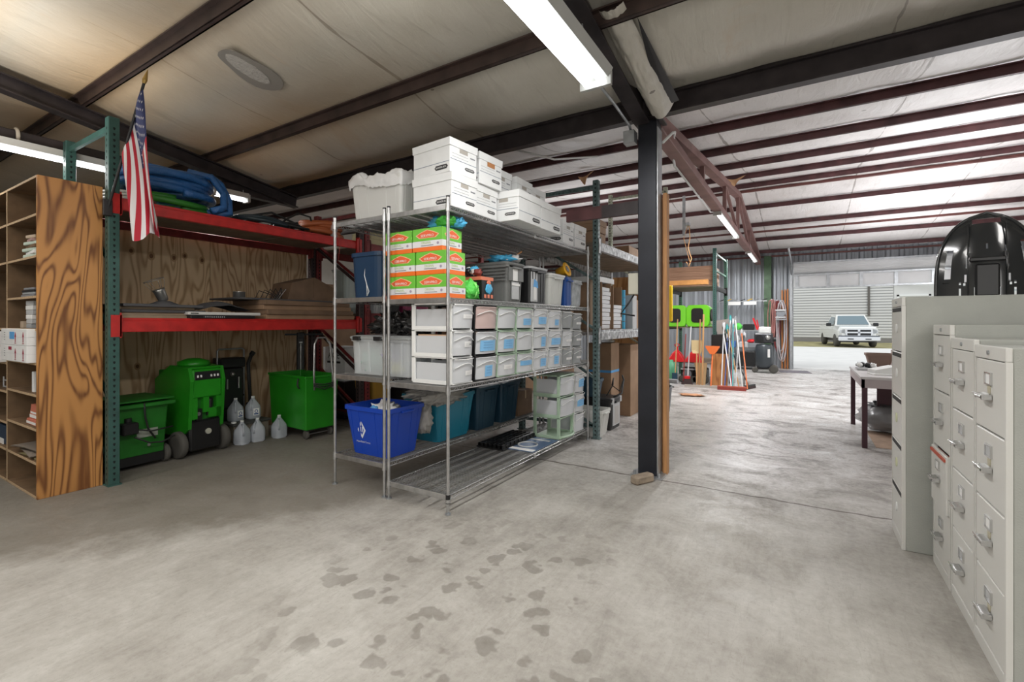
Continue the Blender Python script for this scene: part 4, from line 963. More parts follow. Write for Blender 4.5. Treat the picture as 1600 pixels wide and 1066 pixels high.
for j in range(13):
    for (t0, t1) in ((0, .4), (.4, 1)):
        mt_ = fblue if (j < 7 and t0 == 0) else (fred if j % 2 == 0 else fwhite)
        m.sheet(lambda u, v: flagp((j+v)/13, t0+(t1-t0)*u), 24 if t0 == 0 else 36, 6, mt_)
off = Vector((.45, -.8, 0))*.005
for r_ in range(9):
    for c_ in range(6 if r_ % 2 == 0 else 5):
        hc = (r_+1)/10*(7/13); tc = .4*((2*c_+1+(r_ % 2))/12)
        pts = []
        for q in range(10):
            rr = (.021 if q % 2 == 0 else .0085); a = q*PI/5
            pts.append(flagp(hc+rr*1.0*math.cos(a), tc+rr*.55*math.sin(a))+off)
        m.add([tuple(flagp(hc, tc)+off)]+[tuple(p) for p in pts], [(0, i+1, (i+1) % 10+1) for i in range(10)], fwhite)
m.obj('cloth', fl)

# ------------------------------------------------------------------ top deck: hoses
def coil(name, label, loc, rx, ry, turns, r, mt, seed, lift=.06, rz=0, cat='hose', wob=.12):
    g = random.Random(seed); path = []; n = 26; zz = r
    for i in range(turns*n+1):
        a = 2*PI*i/n; k = i/n
        ph = g.random() if i % n == 0 else 0
        w_ = 1-wob*.5*math.sin(k*2.3+seed)-wob*.3*math.sin(a*2+seed)
        path.append((rx*w_*math.cos(a)+.03*math.sin(k*1.7), ry*w_*math.sin(a)+.03*math.cos(k*2.1), r*1.03+lift*(k*.5+.5*abs(math.sin(k*1.3)))+lift*.35*math.sin(a*1.5+k)*min(1, k)))
    zmin = min(p[2] for p in path)-r; path = [(p[0], p[1], p[2]-zmin) for p in path]
    m = MB(); m.tube(path, r, mt, 8); return m.thing(name, label, cat, loc, rz)
bhose = mat('blue_vacuum_hose', (.018, .10, .29), .45, bump=.8, bscale=20, stretch=(1, 1, 1)); ghose = mat('green_vacuum_hose', (.03, .20, .02), .45); khose = mat('dark_teal_hose', (.02, .035, .045), .45); ohose = mat('orange_hose', (.42, .11, .035), .5)
coil('green_hose_coil', 'green vacuum hose coil under the blue hose on the red rack', (-5.55, 2.23, 2.517), .30, .36, 2, .033, ghose, 3, .06)
coil('blue_hose_coil', 'big heap of ribbed blue vacuum hose on top of the red rack', (-5.55, 2.22, 2.655), .32, .40, 7, .037, bhose, 5, .056, wob=.22)
m = MB(); m.tube([(.0, .36, .44), (.06, .44, .36), (.10, .5, .2), (.12, .5, .06), (.1, .42, .04), (0, .3, .05), (-.15, .1, .05)], .036, bhose, 9); m.tube([(-.1, .2, .46), (.04, .36, .42), (.1, .45, .26), (.16, .42, .1), (.16, .3, .042)], .036, bhose, 9)
m.thing('blue_hose_end', 'loose ends of blue hose drooping at the right side of the hose heap', 'hose', (-5.33, 2.2, 2.517))
coil('black_hose_coil', 'dark teal black hose coil lying flat right of the blue hoses', (-5.5, 3.20, 2.517), .26, .30, 3, .024, khose, 8, .05)
coil('black_hose_coil', 'black cable coil standing up between the dark hose and the orange coil', (-5.42, 3.52, 2.517), .16, .18, 3, .014, black_m, 9, .06, wob=.4)
m = MB(); m.tube([(0, -.25, .02), (-.02, -.1, .16), (0, .05, .26), (.02, .2, .24), (0, .26, .1), (0, .22, .02)], .012, black_m, 7); m.tube([(0, -.6, .1), (0, -.3, .2), (.02, 0, .12), (.0, .15, .03)], .013, black_m, 7); m.thing('black_cable', 'black cable looping up in the air over the red beam', 'cable', (-5.35, 3.55, 2.517))
coil('orange_hose_coil', 'round bundle of orange hose at the right end of the red rack', (-5.45, 3.98, 2.517), .22, .24, 6, .031, ohose, 4, .05, wob=.1)
m = MB(); m.cyl((0, 0, 0), (0, 0, .2), .045, clearp, n=12); m.tube([(0.02, 0, 0.1), (.10, .0, .0), (.11, 0, -.15), (.1, -.01, -.3)], .004, mat('red_string', (.5, .08, .06), .6), 5); m.thing('clear_cup', 'clear plastic cup with a dangling red string at the edge of the red rack', 'cup', (-5.19, 4.0, 2.517))

# ------------------------------------------------------------------ lower deck
def flat(name, label, loc, w, d, h, mt, rz=0, cat='board', group=None): return bit(name, label, cat, loc, w, d, h, mt, rz, .003, group)
zd = 1.456
tan = mat('tan_fibreboard', (.33, .25, .17), .8, var=.15); slate = mat('slate_dark_board', (.07, .07, .075), .6)
ys = [(-5.5, 2.12, .62, .74, tan), (-5.5, 2.10, .6, .72, tan), (-5.48, 2.1, .6, .7, slate), (-5.5, 2.05, .58, .62, tan), (-5.45, 2.08, .62, .66, slate)]
lb = ['lowest tan fibreboard sheet at the left of the lower deck', 'second tan fibreboard sheet at the left of the lower deck', 'dark slate sheet in the left hand board stack', 'short tan sheet near the top of the left hand board stack', 'dark top sheet of the left hand board stack']
z = zd
for (x, y, w_, d_2, mt_), l in zip(ys, lb): flat('board_sheet', l, (x, y, z), w_, d_2, .026, mt_, 0, group='boards stacked on the left of the lower deck'); z += .0265
m = MB(); m.box(-.25, .25, -.32, .32, 0, .035, black, .005); m.box(.25, .252, -.2, .0, .01, .025, mat('grey_vents', (.35, .36, .38), .5)); [m.box(.252, .253, -.2+.02*k, -.19+.02*k, .01, .025, black) for k in range(10)]; m.thing('black_module', 'flat black electronic module with a vented end on the lower deck', 'module', (-5.36, 2.60, zd))
m = MB(); m.box(-.25, .25, -.36, .36, 0, .03, mat('off_white_case', (.62, .62, .60), .4), .004); m.box(.25, .2515, -.34, -.27, .01, .02, ink); m.thing('white_case', 'flat off white equipment case lying on the black module', 'case', (-5.36, 2.62, zd+.036))
m = MB(); m.sheet(lambda u, v: (-.2+.4*u, -.26+.52*v, .02+.10*math.sin(PI*v)*(.5+.5*math.sin(PI*u))+.01*noise.noise((u*5, v*6, 1))), 16, 20, mat('charcoal_fabric', (.075, .075, .08), .9)); m.sheet(lambda u, v: (-.2+.4*u, -.26+.52*v, .0), 2, 2, mat('charcoal_fabric', (1, 1, 1)))
m.thing('charcoal_cover', 'humped charcoal fabric cover on the white panel', 'cover', (-5.4, 2.66, zd+.068))
for k in range(4):
    flat('cardboard_flat', 'long brown flattened carton in the stack right of the white panel', (-5.45+.02*(k % 2), 3.66-.02*k, zd+.054*k), .66, 1.22-.02*k, .053, (brown_c, brown_d)[k % 2], R((0, 1, -1, .5)[k]), 'cardboard', 'flattened cartons on the lower deck')
m = MB(); m.box(-.3, .3, -.70, .6, 0, .02, slate, .004); m.thing('dark_board', 'long dark board lying over the flattened cartons', 'board', (-5.5, 3.48, zd+.217))
m = MB(); m.prism([(-.36, 0), (.34, 0), (.36, .17), (.02, .31), (-.30, .22)], 'y', -.2, .2, brown_d) ; m.bar((-.0, -.203, .3), (.0, -.2, .05), .004, .01, brown_d); m.thing('battered_carton', 'battered brown carton with a peaked top at the right of the lower deck', 'carton', (-5.62, 3.86, zd+.238), R(90))
steel = mat('dull_stainless', (.45, .45, .44), .3, .9)
m = MB(); m.lathe([(.055, 0), (.06, .005), (.06, .062), (.064, .066), (.056, .066), (.055, .01), (.0005, .01)], steel, n=24); m.thing('steel_dish', 'small round stainless dish on the dark board', 'dish', (-5.36, 2.88, zd+.238))
m = MB()
for k in range(5): m.tube([(.02*k, -.12+.05*k, 0.01), (.03*k-.05, -.05+.05*k, .10+.01*k), (.05, .05+.03*k, .05), (.0, .12+.02*k, .012)], .005, black_m, 5)
for k in range(3): m.bar((.05*k, .1, .01), (.05*k-.08, .24, .13), .012, .006, steel)
m.thing('wire_clutter', 'tangle of thin wires and metal brackets on the dark board', 'wires', (-5.42, 3.22, zd+.237))
t = thing('work_lamp', 'chrome clamp work lamp with a wire guard hoop tipped on the left boards', 'lamp', (-5.40, 2.17, zd+.133))
L0 = Matrix.Translation((0, 0, .04)) @ Matrix.Rotation(R(24), 4, 'X')
m = MB(); m.M = L0; m.lathe([(.035, 0), (.045, .02), (.05, .10), (.055, .12), (.05, .125)], steel, n=18); m.obj('lamp_can', t)
m = MB(); m.M = L0
m.tube([(.085*math.cos(a), .085*math.sin(a), .22) for a in [i*PI/10 for i in range(20)]], .003, steel, 5, True)
for k in range(6):
    a = k*PI/3; m.tube([(.05*math.cos(a), .05*math.sin(a), .12), (.075*math.cos(a), .075*math.sin(a), .18), (.085*math.cos(a), .085*math.sin(a), .22)], .002, steel, 5)
m.obj('wire_guard', t)
m = MB(); m.lathe([(.12, 0), (.13, .004), (.05, .04), (.0005, .045)], slate, n=20); m.obj('dish_base', t)

# ------------------------------------------------------------------ machines on the floor
grn = mat('machine_green', (.018, .26, .012), .35, var=.12, scale=4, coat=.1); grn_d = mat('machine_green_dull', (.012, .15, .012), .5, var=.15, scale=4)
tyre = mat('grey_rubber_tyre', (.09, .085, .075), .8)
def wheel(name, parent, c, r, w, ax='x', hub=None):
    m = MB(); m.M = Matrix.Translation(c) @ (Matrix.Rotation(R(90), 4, 'Y') if ax == 'x' else Matrix.Rotation(R(90), 4, 'X'))
    m.lathe([(r*.55, -w/2), (r*.9, -w/2), (r, -w*.3), (r, w*.3), (r*.9, w/2), (r*.55, w/2)], tyre, n=24)
    o = m.obj(name, parent)
    m = MB(); m.M = Matrix.Translation(c) @ (Matrix.Rotation(R(90), 4, 'Y') if ax == 'x' else Matrix.Rotation(R(90), 4, 'X'))
    m.lathe([(.0005, -w*.4), (r*.56, -w*.35), (r*.56, w*.35), (.0005, w*.4)], hub or black, n=16); m.obj('hub', o)
    return o
# extractor with control panel
t = thing('carpet_extractor', 'bright green carpet extractor with a switch panel and two large wheels', 'machine', (-5.75, 2.55, 0), R(6))
m = MB()
m.prism([(.30, .30), (.34, .80), (.30, .94), (-.02, .96), (-.30, .80), (-.30, .22), (.20, .22)], 'y', -.185, -.15, grn)
m.prism([(.30, .30), (.34, .80), (.30, .94), (-.02, .96), (-.30, .80), (-.30, .22), (.20, .22)], 'y', .15, .185, grn)
m.box(-.3, .27, -.15, .15, .3, .90, grn_d, .01); m.box(.27, .325, -.15, .15, .62, .92, grn, .01); m.box(.27, .32, -.15, -.10, .40, .62, grn); m.box(.27, .32, -.04, .02, .46, .62, grn); m.box(.27, .32, .10, .15, .40, .62, grn); m.box(.275, .32, .02, .15, .40, .50, grn); m.box(-.02, .30, -.17, .17, .92, .945, grn, .008)
m.obj('body', t)
m = MB(); m.lathe([(.15, .0), (.155, .02), (.15, .05), (.06, .08), (.0005, .085)], grn, c=(.08, 0, .945), n=24); m.obj('tank_lid', t)
m = MB(); m.M = Matrix.Translation((.327, 0, .855)) @ Matrix.Rotation(R(-8), 4, 'Y'); m.box(-.004, .004, -.135, .135, -.045, .05, black, .004)
for y in (-.105, -.072, .035, .07, .105): m.box(.004, .01, y-.009, y+.009, -.02, .005, white_p, .002)
m.obj('switch_panel', t)
m = MB(); m.box(-.26, .30, -.165, .165, .06, .38, black, .02); m.cyl((.30, .02, .25), (.315, .02, .25), .03, mat('cream_dial', (.5, .5, .42), .5), n=16); m.cyl((.28, -.08, .45), (.31, -.08, .45), .02, chrome, n=10); m.box(.26, .3, -.1, -.04, .38, .5, black); m.cyl((.28, .04, .42), (.30, .04, .6), .03, black, n=10); m.obj('lower_chassis', t)
wheel('wheel', t, (.20, -.225, .14), .14, .07, 'y'); wheel('wheel', t, (.20, .225, .14), .14, .07, 'y')
# low green bin cart
t = thing('spray_cart', 'low green open bin cart with black cables, half hidden by the green upright', 'cart', (-5.68, 1.99, 0), R(5))
m = MB(); m.loft([rrect(.42, .40, .02, .13), rrect(.50, .44, .02, .60)], grn_d); m.box(-.3, .3, -.26, .26, .60, .635, grn_d, .006); m.prism([(-.3, .635), (.3, .635), (.28, .70), (-.28, .66)], 'y', -.26, -.24, grn_d); m.box(-.28, .27, -.24, .26, .655, .67, grn_d); m.obj('bin', t)
m = MB(); m.box(.22, .32, -.20, -.07, .36, .47, black, .01); m.cyl((.25, -.13, .47), (.25, -.13, .51), .03, black, n=10); m.obj('pump', t)
m = MB(); m.box(.228, .232, -.05, .13, .30, .38, mat('worn_label', (.30, .33, .28), .6)); m.obj('worn_label', t)
m = MB(); m.tube([(.3, -.02, .64), (.275, .0, .5), (.27, .03, .38), (.27, .09, .28)], .009, black_m, 6); m.tube([(.3, -.08, .40), (.29, .05, .36), (.28, .24, .37)], .008, black_m, 6); m.tube([(.3, -.1, .33), (.29, .03, .25), (.29, .14, .235), (.3, .25, .28)], .008, black_m, 6); m.obj('cable', t)
m = MB(); m.cyl((.225, .05, .22), (.24, .05, .22), .014, chrome, n=10); m.obj('drain_cap', t)
wheel('wheel', t, (.14, .235, .09), .09, .05, 'y'); wheel('wheel', t, (.14, -.235, .09), .09, .05, 'y')
m = MB(); m.box(-.2, .2, -.2, .2, .04, .14, black); m.obj('undercarriage', t)
# square green cart on casters
t = thing('waste_cart', 'square green metal cart with a bent chrome handle beside the wire shelving', 'cart', (-5.46, 3.74, 0), R(-4))
m = MB(); w_, d_2 = .86, .44
m.loft([rrect(.80, .40, .01, .12), rrect(.86, .44, .01, .74), rrect(.88, .46, .01, .745), rrect(.88, .46, .01, .77), rrect(.85, .43, .01, .77), rrect(.78, .38, .01, .14)], grn); m.obj('bin', t)
for x, y in ((.34, -.16), (.34, .16), (-.34, -.16), (-.34, .16)): wheel('caster', t, (x, y, .055), .055, .03, 'y')
m = MB(); m.box(-.38, .38, -.17, .17, .10, .125, black); m.cyl((.34, -.14, .055), (.34, .14, .055), .008, chrome, n=8); m.obj('undercarriage', t)
m = MB(); m.tube([(.45, -.12, .60), (.44, -.12, .8), (.42, -.1, 1.15), (.40, -.05, 1.23), (.40, .06, 1.23), (.42, .11, 1.15), (.44, .13, .8), (.45, .13, .60)], .013, chrome, 8); m.obj('handle', t)
m = MB()
for k in range(3): m.tube([(.455, -.13, .68-.015*k), (.475, 0, .66-.03*k), (.455, .15, .67-.015*k)], .008, black_m, 6)
m.tube([(.30, -.24, .74), (.3, -.25, .66), (.32, -.24, .62)], .01, black_m, 6); m.obj('cable', t)
m = MB(); m.box(.0, .07, -.05, .05, 0, 1.28, black, .01); m.bar((.03, -.2, 1.25), (.03, .3, 1.25), .03, .025, black); m.cyl((.09, 0, .1), (.09, 0, 1.12), .012, chrome, n=8); m.box(.07, .1, -.03, .03, 1.08, 1.2, black, .004); m.box(.1, .102, -.02, .02, 1.13, 1.15, paper); m.box(-.1, .15, -.1, .1, 0, .1, black, .01)
m.thing('floor_tool', 'upright black floor cleaning tool with a crossbar behind the square green cart', 'tool', (-6.08, 4.12, 0), R(-30))
# black frame machine against the plywood
t = thing('frame_machine', 'dark portable machine on an upright tube frame against the plywood', 'machine', (-6.05, 3.15, 0))
m = MB(); m.tube([(0, -.16, .35), (0, -.16, 1.07), (0, -.14, 1.09), (0, .14, 1.09), (0, .16, 1.07), (0, .16, .35)], .011, galv, 7); m.bar((0, -.16, .5), (0, .16, .5), .02, .02, black); m.obj('frame', t)
m = MB(); m.box(-.14, .06, -.15, .15, .86, .98, black, .01); m.box(-.14, .04, -.14, .14, .35, .86, black, .02); m.sph((.06, -.01, .78), .03, steel, 7); m.cyl((.05, .07, .6), (.05, .07, .74), .014, steel, n=8); m.cyl((.05, -.07, .6), (.05, -.07, .72), .014, steel, n=8); m.box(-.12, .05, -.12, .12, 0, .35, black, .01); m.obj('engine', t)
m = MB(); m.tube([(.04, .22, .40), (.04, .20, .75), (.03, .2, .9), (.04, .24, 1.02)], .022, black_m, 8); m.cyl((.04, .23, 1.0), (.04, .26, 1.04), .03, black, n=10); m.box(.0, .08, .19, .25, 0, .4, black); m.obj('hose_arm', t)
# crate and jugs
crw = mat('grey_crate_wood', (.20, .17, .13), .8, var=.2)
m = MB(); m.box(-.13, .13, -.22, .22, 0, .20, crw, .005); m.box(-.15, .15, -.24, .24, .20, .225, mat('dark_grey_lid', (.06, .06, .055), .7), .004); m.thing('low_crate', 'low dusty crate with a dark top carrying two labelled water jugs', 'crate', (-5.80, 3.19, 0), R(4))
m = MB(); m.tube([(.022*math.cos(a), .022*math.sin(a), .01) for a in [i*PI/6 for i in range(12)]], .009, paper, 7, True); m.thing('tape_roll', 'little white ring of tape at the left end of the crate', 'tape', (-5.70, 3.0, .226))
jugp = mat('cloudy_jug_plastic', (.62, .66, .72), .25, alpha=.62, bump=.2, bscale=18)
def jug_proto():
    m = MB()
    m.loft([rrect(.12, .12, .03, 0), rrect(.15, .15, .04, .02), rrect(.152, .152, .045, .13), rrect(.14, .14, .045, .165), rrect(.09, .09, .04, .21), rrect(.046, .046, .022, .245), rrect(.04, .04, .0199, .262)], jugp, smooth=True)
    m.tube([(.02, -.02, .235), (.06, -.05, .215), (.078, -.062, .17), (.07, -.055, .11)], .011, jugp, 7)
    m.cyl((0, 0, .258), (0, 0, .278), .02, white_p, n=14)
    return m
t0 = thing('water_jug', 'cloudy plastic water jug', 'jug'); jug_proto().obj('bottle', t0)
J = [(-5.83, 3.09, .226, 1, 'left water jug with a blue emblem label standing on the crate'), (-5.81, 3.29, .226, 1, 'right water jug with a blue emblem label standing on the crate'),
     (-5.56, 3.02, 0, 0, 'unlabelled water jug on the floor nearest the green extractor'), (-5.555, 3.20, 0, 0, 'middle unlabelled water jug on the floor in front of the crate'), (-5.50, 3.44, 0, 0, 'unlabelled water jug standing alone on the floor right of the crate')]
for k, (x, y, z, lab_, l) in enumerate(J):
    o = t0 if k == 0 else dup(t0); o.location = (x, y, z); o.rotation_euler = (0, 0, R((10, -5, 20, -15, 5)[k])); o['label'] = l; o['group'] = 'water jugs by the plywood'
for o in [q for q in COL.objects if q.name.startswith('water_jug')]:
    if 'emblem' in o['label']:
        m = MB(); m.box(.0765, .0775, -.03, .04, .05, .135, paper); m.tube([(.078, .005+.017*math.cos(a), .10+.017*math.sin(a)) for a in [i*PI/6 for i in range(12)]], .004, mat('navy_print', (.03, .08, .25), .5), 5, True)
        m.box(.0775, .0785, -.022, .03, .06, .075, mat('navy_print', (1, 1, 1))); m.obj('paper_label', o)
# pull the shelved small things toward the open front of the pigeonholes
for o in list(COL.objects):
    n = o.name.split('.')[0]
    if o.parent is None and o.location.x < -5.2 and o.location.y < 1.6:
        if n in ('paper_packet', 'tape_carton', 'brick_red_carton', 'terracotta_carton', 'dark_folder'): o.location.x -= .10; o.location.y -= .055
        if n in ('white_bottle_box',): o.location.x -= .18; o.location.y -= .05
        if n in ('card_sheet',): o.location.y -= .03
for o in list(COL.objects):
    if o.name.split('.')[0] == 'tape_carton': o.location.x -= .13; o.location.y -= .04
    if o.name.split('.')[0] == 'navy_box': o.location.y -= .04
# ------------------------------------------------------------------ bay behind the wire shelving
mag = mat('magenta_plastic', (.32, .03, .11), .4); yellow_p = mat('pale_yellow_carton', (.60, .54, .32), .7); palebin = mat('pale_grey_green_bin', (.42, .48, .45), .4); must = mat('mustard_plastic', (.42, .24, .03), .5)
for k, y in enumerate((4.78, 5.12)):
    tote('storage_bin', ('tall pale grey green bin on the dull red rack, near the frame braces', 'second tall pale grey green bin on the dull red rack')[k], (-5.92, y, 1.546), .3, .30, .66, palebin, lid=lgrey, flare=.04)
tote('storage_bin', 'clear grey bin above the label strip on the dull red beam', (-5.35, 4.80, 1.546), .3, .3, .20, clearp, lid=lgrey)
tote('storage_bin', 'magenta bin above the second label strip on the dull red beam', (-5.35, 5.55, 1.546), .34, .6, .22, mag, lid=mag)
tote('storage_bin', 'dark lidded bin between the clear bin and the magenta bin', (-5.35, 5.10, 1.546), .3, .22, .18, black, lid=lgrey)
for k in range(3): bit('yellow_carton', ('lowest pale yellow carton on the upper dull red deck', 'middle pale yellow carton on the upper dull red deck', 'top pale yellow carton on the upper dull red deck')[k], 'carton', (-5.45, 4.98, 2.516+.101*k), .4, .7-.08*k, .1, yellow_p)
for k, (y, w_, h, mt_) in enumerate(((5.7, .6, .42, brown_d), (6.35, .55, .36, brown_c), (6.35, .55, .3, brown_d))):
    bit('cardboard_box', ('dark brown carton on the upper dull red deck by the yellow cartons', 'brown carton at the far end of the dull red rack', 'brown carton on the middle dull red deck')[k], 'box', (-5.6, y, 2.516 if k < 2 else 1.546), .6, w_, h, mt_, 0, .004)
m = MB(); m.box(-.25, .25, -.2, .2, 0, .5, white_c, .004); m.text('ACE', (.0, -.2015, .38), (1, 0, 0), (0, 0, 1), .1, ink); m.box(-.15, .15, -.2015, -.2, .26, .29, ink); m.thing('white_carton', 'white carton printed with black letters in the shadow behind the chrome handle', 'carton', (-6.0, 4.82, .55))
bit('dark_crate', 'dark crate under the lettered white carton', 'crate', (-6.0, 4.82, 0), .6, .5, .548, black)
t = thing('mop_bucket', 'mustard yellow mop bucket behind the chrome handle of the green cart', 'bucket', (-5.35, 4.80, 0))
m = MB(); m.tub(.34, .3, .42, .38, .62, must, r=.06); m.obj('pail', t)
m = MB(); m.prism([(-.15, .6), (.15, .6), (.1, .98), (-.02, .9)], 'y', -.12, .12, must); m.bar((.1, 0, .9), (.2, 0, 1.25), .03, .03, black); m.obj('wringer', t)
tote('black_tub', 'black tub on the floor between the mustard bucket and the blue bin', (-5.3, 5.45, 0), .5, .6, .55, black, lid=black)
tote('black_tub', 'tall black tub deep under the dull red rack', (-5.45, 6.2, 0), .55, .65, .75, black, lid=dkblue)
for k, (x, y, z, w_, d_2, h) in enumerate(((-6.4, 8.3, 0, .9, 1.0, 1.1), (-6.4, 8.3, 1.1, .8, .9, .8), (-6.4, 9.5, 0, .9, 1.0, 1.5), (-5.2, 8.6, 0, .8, .9, 1.3), (-5.1, 9.9, 0, .9, .9, 1.7), (-7.6, 5.2, 0, .9, 1.6, 2.1), (-7.6, 7.0, 0, .9, 1.4, 2.2), (-7.4, 8.8, 0, 0.9, 1.5, 2.0))):
    bit('large_carton', ('wide', 'upper', 'tall', 'squat', 'tallest', 'dim', 'shadowed', 'rear')[k]+' brown carton stored on the floor deep behind the dull red rack', 'carton', (x, y, z), w_, d_2, h, (brown_d, brown_c)[k % 2], 0, .006, group='large cartons deep in the far bay')

# ------------------------------------------------------------------ grey rack beside the column
def cbox(name, label, cat, loc, w, d, h, mt, rz=0, tape=None, lidd=False, group=None):
    m = MB(); m.box(-w/2, w/2, -d/2, d/2, 0, h, mt, .003)
    if tape: m.box(-w/2-.001, w/2+.001, -d/2-.0015, d/2+.0015, h*.62, h*.62+.035, tape)
    m.box(-w/2+.01, w/2-.01, -.003, .003, h, h+.002, brown_d)
    if lidd: m.box(-w/2-.008, w/2+.008, -d/2-.008, d/2+.008, h*.55, h+.004, mt, .003)
    return m.thing(name, label, cat, loc, rz, group)
zt = 2.416
cbox('cardboard_box', 'brown carton on top of the grey rack right beside the archive boxes', 'box', (-2.48, 5.85, zt), .44, .40, .17, brown_c, 0)
cbox('cardboard_box', 'brown lidded carton stacked on the one beside the archive boxes', 'box', (-2.48, 5.84, zt+.175), .46, .42, .16, brown_c, R(2), lidd=True)
cbox('cardboard_box', 'paler carton behind the stacked pair on the grey rack', 'box', (-2.75, 6.5, zt), .42, .42, .42, mat('pale_tan_carton', (.50, .38, .27), .8))
cbox('cardboard_box', 'square brown carton on the grey rack seen just left of the column', 'box', (-2.55, 7.55, zt), .42, .5, .22, brown_c)
# middle deck
zm = 1.324
m = MB(); m.cyl((0, 0, 0), (0, 0, .66), .035, mat('tan_tube', (.50, .36, .26), .7), n=14); m.cyl((0, 0, .66), (0, 0, .675), .036, white_p, n=14); m.thing('cardboard_tube', 'upright tan cardboard tube with a white cap against the rack post', 'tube', (-2.26, 5.57, zm))
m = MB(); m.cyl((0, 0, 0), (0, 0, .6), .02, mat('tan_tube', (1, 1, 1)), n=12); m.thing('cardboard_tube', 'thin dark edged cardboard tube right of the capped one', 'tube', (-2.27, 5.66, zm))
tiles = mat('white_tile_stack', (.72, .73, .75), .7)
def open_carton(label, loc, w, d, h, fill):
    t = thing('open_carton', label, 'carton', loc)
    m = MB(); m.box(-w/2, w/2, -d/2, d/2, 0, .01, brown_d); m.box(-w/2, w/2, -d/2, -d/2+.012, .01, h, brown_c); m.box(-w/2, w/2, d/2-.012, d/2, .01, h, brown_c); m.box(-w/2, -w/2+.012, -d/2+.012, d/2-.012, .01, h, brown_d); m.obj('carton_shell', t)
    n = int(fill/.055)
    for k in range(n):
        m = MB(); m.box(-w/2+.03, w/2+.006*(k % 3)-.01, -d/2+.018, d/2-.018-.006*(k % 2), .012+.055*k, .012+.055*k+.05, tiles, .003); m.obj('tile_pack', t, label=None)
    return t
open_carton('tall open brown carton packed to the top with white tile packs', (-2.42, 5.98, zm), .40, .34, .62, .58)
open_carton('open brown carton half full of white tile packs, left of the blue roll', (-2.42, 6.42, zm), .40, .36, .60, .33)
bit('white_slab', 'white slab lying across the open cartons of tile packs', 'slab', (-2.5, 6.05, zm+.625), .5, .62, .07, white_c)
m = MB(); 
for k in range(5): m.cyl((0, 0, .115*k+.0), (0, 0, .115*k+.108), .05, (mat('cyan_wrap', (.05, .40, .68), .4), bnet)[k % 2], n=14)
m.thing('blue_roll', 'column of bright blue wrapped rolls beside the open cartons', 'roll', (-2.26, 6.72, zm))
bit('grey_module', 'narrow pale grey case standing behind the blue rolls', 'case', (-2.3, 6.98, zm), .3, .2, .5, lgrey)
cbox('cardboard_box', 'brown carton on the middle deck of the grey rack behind the column', 'box', (-2.5, 7.6, zm), .5, .7, .45, brown_c)
m = MB(); m.box(-3.2, -2.2, 8.94, 8.96, 0, 2.3, plywood('orange_plywood', (.50, .27, .11), (.30, .13, .04), 6, .9, (1, 2, 3))); m.box(-2.215, -2.19, 8.93, 8.94, .0, 2.3, lumber)
m.thing('plywood_sheet', 'orange plywood sheet standing at the far end of the grey rack', 'panel')
# floor under the grey rack
t = tote('white_tote', 'empty white open tote on the floor beside the rack post', (-2.30, 5.63, 0), .42, .34, .33, mat('dull_white_tote', (.60, .60, .57), .5), flare=.1, r=.03)
t = tote('black_tote', 'black lidded floor tote with a pale window panel behind the white tote', (-2.42, 6.12, 0), .58, .42, .40, black, flare=.04, lid=black)
m = MB(); m.box(.272, .29, -.13, .13, .05, .34, lgrey, .004); m.box(.288, .292, -.08, .08, .07, .3, mat('murky_window', (.40, .38, .36), .3)); m.obj('window_panel', t)
for y in (-.15, .15):
    m = MB(); m.box(.27, .30, y-.03, y+.03, .34, .42, lgrey, .004); m.obj('latch', t)
cbox('cardboard_box', 'tall brown carton banded with blue tape', 'box', (-2.52, 6.66, 0), .36, .34, 1.12, brown_c, 0, tape=blue_tape)
cbox('cardboard_box', 'tall plain brown carton standing just left of the column', 'box', (-2.42, 7.25, 0), .4, .5, 1.08, brown_c)
m = MB(); m.lathe([(.14, 0), (.17, .01), (.17, .04), (.0005, .045)], clearp, n=20); m.M = Matrix.Translation((0.06, 0, .16)) @ Matrix.Rotation(R(75), 4, 'Y'); m.lathe([(.10, 0), (.13, .01), (.135, .02), (.0005, .05)], clearp, n=20); m.thing('clear_dish', 'pair of clear round plastic dishes leaning on the blue taped carton', 'lids', (-2.52, 6.66, 1.124))
tote('black_bucket', 'dark bucket with a coiled wire handle on the black floor tote', (-2.48, 6.05, .42), .34, .30, .24, dkblue, flare=.08, r=.1, ribs=False, handle=False)
m = MB(); m.tube([(0, 0, .02), (.06, .08, .16), (.04, .16, .24), (.0, .2, .14), (.08, .3, .05), (.1, .36, .18)], .008, black_m, 6); m.tube([(.1, 0, .012), (.14, .2, .04), (.1, .4, .2), (.06, .46, .25)], .012, black_m, 6); m.thing('extension_lead', 'black extension lead tangled over the black floor tote', 'cord', (-2.22, 5.98, .425))
m = MB(); m.box(-.012, .012, -.2, .2, 0, .03, white_p, .004); m.tube([(0, -.08, .03), (0, -.09, .2), (0, -.04, .27), (0, .04, .27), (0, .09, .2), (0, .08, .03)], .014, white_p, 7); m.thing('white_handle', 'white loop handle sticking up between the two tall cartons', 'handle', (-2.3, 6.95, .83)) if False else None
t = thing('trash_can', 'small grey trash can with a black liner and a grey pipe laid across it', 'can', (-1.93, 7.70, 0))
m = MB(); m.lathe([(.12, 0), (.155, .38), (.165, .38), (.165, .41), (.15, .41), (.115, .01), (.0005, .01)], mat('trash_grey', (.28, .29, .31), .45), n=24); m.obj('can_body', t)
m = MB(); m.crumple((0, 0, .41), (.15, .15, .05), bagk, .5, 7, 3, n=12); m.obj('liner', t)
m = MB(); m.cyl((-.35, .05, .49), (.25, -.02, .49), .035, mat('pipe_grey', (.36, .37, .39), .5), n=14); m.thing('grey_pipe', 'thick grey pipe lying across the little trash can', 'pipe', (-1.93, 7.70, .0))
